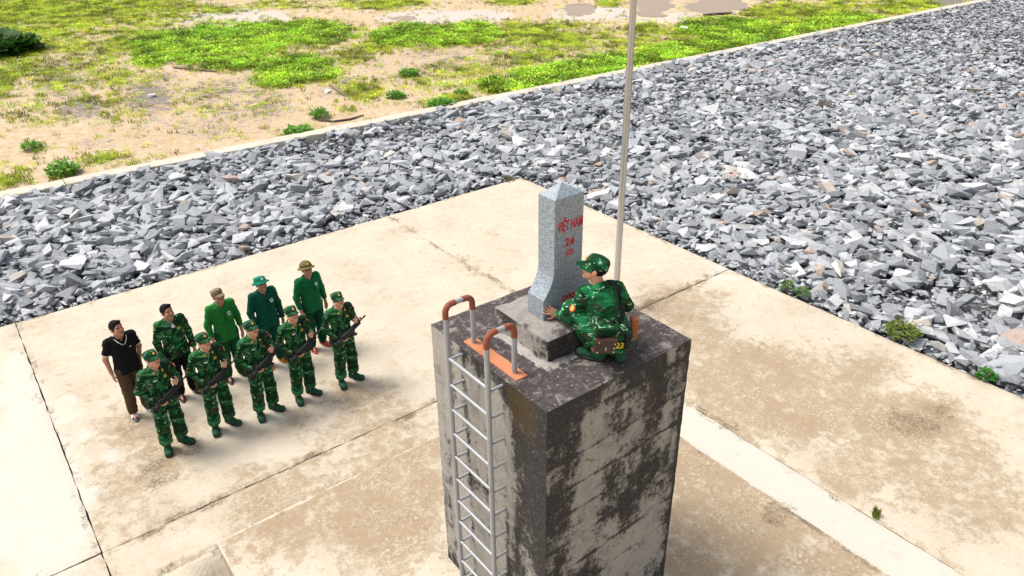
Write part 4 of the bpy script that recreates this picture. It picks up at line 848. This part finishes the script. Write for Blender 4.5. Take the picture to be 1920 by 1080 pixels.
    for s in 'LR':
        h, k, a = J['hip'+s], J['kn'+s], J['an'+s]; F.cone(J['pelvis']+(h-J['pelvis'])*.6-dn*.05, h, .094, .098, .05); F.cone(h, k, .098, .080, .03); kk = spec.get('leg_w', 1); F.cone(k, a+(k-a)*.15, .080*kk, .070*kk, .03); F.cone(a+(k-a)*.15, a, .070*kk, .064*kk, .02)
        if spec.get('bloused'): F.cone(a+(k-a)*.33, a+(k-a)*.26, .082, .078, .03)
    F.folds(.0095, (8, 8, 17), seed+5)
    if spec.get('floor', True): F.cut((0, 0, -1), -tz); F.cut((0, 0, 1), J['pelvis'][2]+.1)
    else:
        for s in 'LR':
            a, k = J['an'+s], J['kn'+s]; u = nrm(a-k); q = a-u*.06; sl, G = F._sub(q-.12, q+.12, 0); m = (G[0]-q[0])*u[0]+(G[1]-q[1])*u[1]+(G[2]-q[2])*u[2]; near = np.sqrt((G[0]-a[0])**2+(G[1]-a[1])**2+(G[2]-a[2])**2) < .115; F.D[sl] = np.where(near, np.maximum(F.D[sl], m), F.D[sl])
    garment(root, 'trousers', F, M[spec['trousers']])
    make_hair(root, H, R, spec.get('hair', 0))
    if spec.get('hat'): headwear(root, spec['hat'][0], H, R, M[spec['hat'][1]])
    for s in 'LR':
        a = J['an'+s]; base = (a[0], a[1], a[2]-.092)
        if spec['feet'] == 'boot': place_boot(root, base, spec['toe'+s])
        else: place_sandal(root, (a[0], a[1], a[2]-.09), spec['toe'+s], M[spec['feet'][0]], M[spec['feet'][1]])
    return root, shirt, bvh, J

# ------------------------------------------------------------------ rifle
def rifle(loc, rz, label, off, group):
    root = thing('rifle', label, 'rifle', loc, rz, group); o, dx, up = off; dx = nrm(dx); up = np.array(up, float); up = nrm(up-dx*(up @ dx)); sd = np.cross(up, dx); Mx = Matrix([[dx[i], sd[i], up[i], o[i]] for i in range(3)]+[[0, 0, 0, 1]])
    def part(nm, g, mt, sm=False, par=None): me = g.mesh(nm, M[mt], sm); recalc(me); ob = obj(nm, me, par or root); ob.matrix_local = Mx if par is None else Matrix(); return ob
    part('receiver', MB().box((-.13, -.024, -.034), (.11, .024, .034), bev=.006).box((-.125, -.017, .026), (.10, .017, .042), bev=.005), 'gun')
    part('handguard', MB().box((.108, -.029, -.028), (.25, .029, .034), bev=.008).box((.12, -.012, .03), (.24, .012, .042), bev=.002), 'gun2')
    b = part('barrel', MB().tube([(.24, 0, .004), (.36, 0, .004)], .0105, 12).tube([(.33, 0, .004), (.385, 0, .004)], .0145, 12), 'gun', True)
    part('front_sight', MB().box((.285, -.008, .0), (.305, .008, .058), bev=.002).tube([(.295, -.012, .06), (.295, .012, .06)], .012, 10), 'gun', par=b)
    part('rear_sight', MB().box((-.115, -.012, .040), (-.085, .012, .062), bev=.003), 'gun')
    part('pistol_grip', MB().box((-.018, -.015, -.105), (.020, .015, -.02), Matrix.Translation((-.075, 0, 0)) @ Matrix.Rotation(math.radians(18), 4, 'Y'), bev=.007), 'gun2')
    g = MB(); pts = [(.035, 0, -.02), (.042, 0, -.08), (.060, 0, -.14), (.088, 0, -.19)]; g.tube(pts, .02, 4, flat=(.026, .014), side=[(1, 0, .1)]*4); part('magazine', g, 'gun2')
    part('stock', MB().tube([(-.12, -.018, .012), (-.25, -.018, .004)], .013, 8).tube([(-.12, .018, .012), (-.25, .018, .004)], .013, 8).box((-.27, -.026, -.075), (-.24, .026, .036), bev=.006).box((-.22, -.022, -.03), (-.15, .022, .02), bev=.006), 'gun2')
    return root, Mx
def strap(root, name, bvh, pts, w, mat, off=.008, n=6, free=()):
    P = []; S = []
    for i in range(len(pts)-1):
        for j in range(n): P.append(np.array(pts[i])*(1-j/n)+np.array(pts[i+1])*(j/n))
    P.append(np.array(pts[-1])); out = []; side = []
    for p in P:
        q, no = snap(bvh, p, off=off); dq = (Vector(p)-q).length
        if dq > .07: q = Vector(p)
        out.append(q); side.append(no)
    t = [(out[min(i+1, len(out)-1)]-out[max(i-1, 0)]).normalized() for i in range(len(out))]; sd = [t[i].cross(side[i]) for i in range(len(out))]
    return obj(name, MB().tube(out, .01, 8, flat=(w/2, .003), side=sd).mesh(name, mat), root)

def stand(j=0.0, lean=0.0, wide=.11):
    return dict(pelvis=(0, .0, .905), hipL=(.09, 0, .86), hipR=(-.09, 0, .86), knL=(wide, -.012, .475), knR=(-wide, -.012, .475), anL=(wide+.012, .02, .092), anR=(-wide-.012, .02, .092),
      shL=(.172, .012+lean, 1.355), shR=(-.172, .012+lean, 1.355), neck=(0, .008+lean, 1.405), head=(0, -.018+lean, 1.532))
WATCH = np.array([.1, -.35, 4.3])                   # what the group is looking at: the man up by the marker
def look_from(x, y, rz, f=.85):
    d = WATCH-np.array([x, y, 1.55]); yaw = math.atan2(d[0], -d[1])*f-rz; el = math.atan2(d[2], math.hypot(d[0], d[1]))*.8
    return (math.sin(yaw)*math.cos(el), -math.cos(yaw)*math.cos(el), math.sin(el))
def soldier(i, x, y, who, jit):
    r = random.Random(i*13+1); rz = math.radians(jit); Jd = stand(); dz = r.uniform(-.015, .02); dx = r.uniform(-.01, .01)
    Jd.update(elL=(.262, .02, 1.088), wrL=(.172+dx, -.195, 1.135+dz), elR=(-.262, .055, 1.105), wrR=(-.150+dx, -.125, .905+dz))
    up = (-.45, -.25, .85); o = np.array([-.025+dx, -.205, 1.01+dz]); ax = nrm((.86, -.10, .50))
    sp = dict(label='soldier in camouflage holding a rifle, standing before '+who, loc=(x, y, .004), rz=rz, J=Jd, look=look_from(x, y, rz), handL=((-.45, -.55, .5), (-.55, .75, .1), .62), handR=((.62, -.70, -.12), (.55, .35, .75), .55), toeL=(.38, -1), toeR=(-.42, -1), shirt='camo', shirt_name='jacket', trousers='camo', bloused=True, cuff_z=.135, hem=.075, feet='boot', hat=('cap', 'camo_hat'), seed=i*3.1, group='soldiers standing in the front row', fat=r.uniform(-.002, .006), leg_w=1.1)
    root, shirt, bvh, J = person(sp)
    patch(root, 'name_tag', bvh, (-.088, -.16, 1.255), .05, .016, M['white']); patch(root, 'chest_badge', bvh, (.085, -.16, 1.262), .055, .032, M['gold'], shape='box')
    for sx in (-1, 1): patch(root, 'collar_tab', bvh, (sx*.062, -.11, 1.365), .022, .034, M['gold'])
    sb = patch(root, 'sleeve_patch', bvh, (.245, .0, 1.27), .055, .07, M['red'], shape='shield'); MB().box((-.02, -.0075, -.018), (.02, -.004, .022)).build('patch_star', M['gold'], sb)
    # chest pockets and belt
    for sx in (-1, 1): patch(root, 'pocket', bvh, (sx*.088, -.16, 1.195), .095, .085, M['camo']); 
    V = []; pts = []
    for t in np.linspace(0, 2*math.pi, 33): q, no = snap(bvh, (math.cos(t)*.20, math.sin(t)*.15, .955), off=.005); pts.append(q)
    MB().tube(pts, .01, 8, cap=False, flat=(.024, .005), side=[(0, 0, 1)]*33).build('belt', M['web'], root)
    for a, w in ((-2.15, .085), (-.95, .085), (-2.75, .07)):
        q, no = snap(bvh, (math.cos(a)*.22, math.sin(a)*.17, .95), off=.024); MB().box((-w/2, -.026, -.065), (w/2, .026, .065), Matrix.Translation(q) @ Matrix.Rotation(a+math.pi/2, 4, 'Z'), bev=.01).build('pouch', M['belt'], root)
    rr, Mx = rifle((x, y, .004), rz, 'black rifle held by the soldier standing before '+who, (o, ax, up), 'rifles of the front row')
    a = Vector(Mx @ Vector((.22, 0, -.01))); strap(rr, 'sling', bvh, [tuple(a), (.14, -.15, 1.25), (.125, -.09, 1.38), (.11, .04, 1.40), (.04, .12, 1.28), (-.10, .13, 1.08), (-.21, .06, .98), tuple(Mx @ Vector((-.23, 0, 0)))], .032, M['web'], off=.009)
    return root
if True:
    SX = [(-2.865, 5.12, 'the man in the black polo shirt', 14), (-2.168, 5.12, 'the bareheaded man in camouflage jacket', 10), (-1.512, 5.03, 'the man with the tan cap', 12), (-.880, 5.05, 'the man with the teal bucket hat', 12), (-.148, 5.01, 'the man with the pith helmet', 9)]
    for i, a in enumerate(SX): soldier(i, *a)
    # ---------------------------------------------------------------- second row
    def hang(bend=.04): return dict(elL=(.245, .035, 1.085), wrL=(.245, -bend, .845), elR=(-.245, .035, 1.085), wrR=(-.245, -bend, .845))
    HD = dict(handL=((.0, -.12, -1), (-1, -.1, 0), .28), handR=((.0, -.12, -1), (1, -.1, 0), .28), toeL=(.25, -1), toeR=(-.25, -1)); G2 = 'people standing in the second row'
    def rear(x, y, label, rz, **k):
        Jd = stand(wide=.10); Jd.update(hang()); Jd.update(k.pop('J', {})); rz = math.radians(rz); sp = dict(label=label, loc=(x, y, .004), rz=rz, J=Jd, look=look_from(x, y, rz, .95), group=G2, cuff_z=.035, leg_w=.98, **HD); sp.update(k); return person(sp)
    root, shirt, bvh, J = rear(-3.05, 6.27, 'bareheaded man in black polo shirt with white piping and brown trousers', 10, shirt='black', trousers='khaki', feet=('navy', 'white'), sleeve=.2, seed=41, hem=.09, fat=.014, tone=(.48, .235, .145), hair=.012, hem_=0, J=dict(elR=(-.25, .06, 1.085), wrR=(-.235, .03, .84), elL=(.25, .07, 1.085), wrL=(.20, .06, .84)))
    for s, sg in (('L', 1), ('R', -1)):
        u = nrm(J['el'+s]-J['sh'+s]); q = J['sh'+s]+(J['el'+s]-J['sh'+s])*.72; MB().tube([q-u*.012, q+u*.003], .061, 18).build('sleeve_piping', M['white'], shirt)
    for sg in (-1, 1):
        pts = [np.array([sg*.012, -.13, 1.30]), np.array([sg*.055, -.115, 1.36]), np.array([sg*.085, -.055, 1.395]), np.array([sg*.082, .01, 1.42]), np.array([sg*.04, .075, 1.43])]; o = obj('collar_piping', MB().tube([snap(bvh, p, off=.014)[0] if i < 2 else Vector(p) for i, p in enumerate(pts)], .0055, 6).mesh('collar_piping', M['white']), shirt)
    patch(root, 'chest_logo', bvh, (.085, -.16, 1.25), .035, .008, M['white'])
    root, shirt, bvh, J = rear(-2.33, 6.30, 'bareheaded man in camouflage jacket and black trousers', 8, shirt='camo', shirt_name='jacket', trousers='blackc', feet=('brownr', 'brownr'), seed=45, hem=.12, fat=.012, hair=.01, tone=(.50, .25, .155))
    patch(root, 'chest_badge', bvh, (.085, -.16, 1.262), .055, .03, M['gold']); patch(root, 'undershirt', bvh, (0, -.12, 1.34), .05, .06, M['white']); sb = patch(root, 'sleeve_patch', bvh, (.25, .0, 1.27), .05, .065, M['red'], shape='shield')
    for (x, y, lab, rz, c, tr, hat, feet, sl, sd, tn, logo) in ((-1.56, 6.30, 'man in bright leaf green work shirt and tan cap', 8, 'green_a', 'green_a2', ('cap_plain', 'hat_tan'), ('brownr', 'sole'), .62, 51, (.48, .24, .15), 'emblem'), (-.88, 6.27, 'man in deep teal green uniform with teal bucket hat', 8, 'green_b', 'green_b', ('bucket', 'hat_teal'), ('orange', 'orange'), 1.0, 55, (.48, .24, .155), 'emblem'), (-.09, 6.28, 'man in emerald green uniform with khaki pith helmet', 10, 'green_c', 'green_c2', ('pith', 'hat_khaki'), ('redr', 'redr'), .72, 59, (.50, .25, .16), 'emblem')):
        root, shirt, bvh, J = rear(x, y, lab, rz, shirt=c, trousers=tr, hat=hat, feet=feet, sleeve=sl, seed=sd, hem=.125, fat=.010, tone=tn)
        e = patch(root, 'chest_emblem', bvh, (.088, -.16, 1.265), .062, .062, M['emblem'], shape='round'); me = MB().lathe([(0, .0055), (.017, .0055), (.017, .0075), (0, .008)], 12, M=Matrix.Rotation(math.radians(90), 4, 'X')).mesh('emblem_print', M['teal_print']); recalc(me); obj('emblem_print', me, e)
        patch(root, 'emblem_text', bvh, (.088, -.16, 1.215), .04, .010, M['emblem'])
        for sx in (-1, 1): patch(root, 'pocket', bvh, (sx*.088, -.16, 1.19), .10, .09, M[c])
        for k in range(5): patch(root, 'button', bvh, (0, -.18, 1.26-.075*k), .012, .012, M['web'], shape='round')

    # ---------------------------------------------------------------- the man crouching by the marker
    O = np.array([.05, -.66, PT+.004]); ab = dict(pelvis=(.05, -.67, 3.60), hipL=(-.03, -.635, 3.575), hipR=(.13, -.715, 3.575), knL=(-.13, -.32, 3.79), knR=(.27, -.42, 3.79), anL=(-.045, -.575, 3.436), anR=(.105, -.705, 3.436),
      shL=(-.08, -.42, 3.985), shR=(.215, -.545, 3.985), neck=(.055, -.46, 4.045), head=(.04, -.425, 4.185), elL=(-.165, -.37, 3.71), wrL=(-.125, -.135, 3.645), elR=(.35, -.56, 3.76), wrR=(.29, -.36, 3.78))
    Jd = {k: np.array(v)-O for k, v in ab.items()}
    sp = dict(label='soldier in bright camouflage crouching on the pillar with one hand on the marker', loc=tuple(O), J=Jd, floor=False, look=(-.62, .72, .22), front=nrm((.35, .75, -.35)), handL=((-.72, .42, .45), (.15, 1, -.1), .06, 1, .25), handR=((0, .6, -.5), (0, .3, -1), .4), toeL=(-.45, .9), toeR=(.25, .95), shirt='camo2', shirt_name='jacket', trousers='camo2', feet='boot', hat=('cap', 'camo2'), seed=71, hem=.03, fat=.012)
    root, shirt, bvh, J = person(sp)
    sb = patch(root, 'sleeve_patch', bvh, np.array((-.20, -.40, 3.86))-O, .06, .08, M['red'], shape='shield'); MB().box((-.016, -.0075, -.022), (.016, -.004, .028)).build('patch_star', M['gold'], sb)
    # shoulder bag with straps on his back
    bk = nrm((-.42, -.86, -.05)); lft = nrm((-.9, .42, 0)); bc = np.array((-.075, -.765, 3.70))
    def frame(c, tilt=0, out=bk, lf=lft):
        z = np.cross(-out, lf); z = nrm(z*np.sign(z[2])); x = -lf; Mx = Matrix([[x[i], -out[i], z[i], c[i]] for i in range(3)]+[[0, 0, 0, 1]]); return Mx @ Matrix.Rotation(tilt, 4, 'Y')
    bag = thing('shoulder_bag', 'dark green bag marked 23 with brown leather case behind the crouching soldier', 'bag', tuple(bc)); Mb = Matrix.Translation(-Vector(bc)) @ frame(bc, .12)
    MB().box((-.14, -.045, -.11), (.15, .05, .09), bev=.035).build('bag_body', M['camo'], bag, True, mw=Mb); MB().box((-.145, -.050, -.02), (.155, .045, .095), bev=.02).build('flap', M['camo'], bag, True, mw=Mb)
    lc = MB().box((-.15, -.105, -.12), (.04, -.055, .015), bev=.01).build('leather_case', M['leather'], bag, False, mw=Mb); MB().box((-.153, -.109, -.045), (.043, -.052, .02), bev=.008).build('case_flap', M['leather'], lc)
    for x, z in ((-.13, -.105), (-.13, .0), (.02, -.105), (.02, -.02), (.02, -.065), (-.06, -.06), (-.055, -.08)): MB().lathe([(0, .003), (.006, .001), (.007, -.004)], 8, M=Matrix.Translation((x, -.110, z)) @ Matrix.Rotation(math.radians(90), 4, 'X')).build('stud', M['stud'], lc)
    for x in (-.12, .09): MB().box((x-.02, -.068, .03), (x+.02, -.058, .07), bev=.004).build('buckle', M['gun2'], bag, False, mw=Mb)
    t = obj('lettering', text_mesh('23', 'lettering', M['yellow'], .075, .06), bag); t.matrix_local = Mb @ Matrix.Translation((.09, -.060, -.07)) @ Matrix.Rotation(math.radians(90), 4, 'X')
    rd = MB().box((.125, -.09, -.095), (.175, -.05, .06), bev=.01).build('radio', M['gun2'], bag, False, mw=Mb); MB().tube([(.14, -.07, .055), (.14, -.07, .14)], .006, 8).build('antenna', M['gun'], rd)
    OB = Vector(O)-Vector(bc)
    def bstrap(nm, pts, w, mat):
        s_ = strap(bag, nm, bvh, [np.array(p)-O for p in pts], w, mat, off=.009); s_.location = OB; return s_
    bstrap('strap', [(-.06, -.83, 3.78), (.03, -.76, 3.82), (.11, -.62, 3.95), (.15, -.53, 4.045), (.17, -.44, 4.0)], .03, M['web_green']); bstrap('strap', [(.05, -.86, 3.74), (.11, -.78, 3.82), (.165, -.64, 3.93), (.165, -.54, 4.045), (.19, -.45, 4.0)], .045, M['web'])
    hc = np.array((.305, -.70, 3.62)); hol = thing('holster', 'tan leather holster on the hip of the crouching soldier', 'holster', tuple(hc)); Mh = Matrix.Translation(-Vector(hc)) @ frame(hc, .15, nrm((.75, -.65, 0)), nrm((-.65, -.75, 0)))
    MB().box((-.045, -.03, -.12), (.045, .03, .07), bev=.014).build('case', M['tan'], hol, False, mw=Mh); MB().box((-.05, -.036, .0), (.05, .034, .085), bev=.014).build('flap', M['tan'], hol, False, mw=Mh); MB().box((-.008, -.041, -.06), (.008, -.03, .06), bev=.002).build('strap', M['tan'], hol, False, mw=Mh)
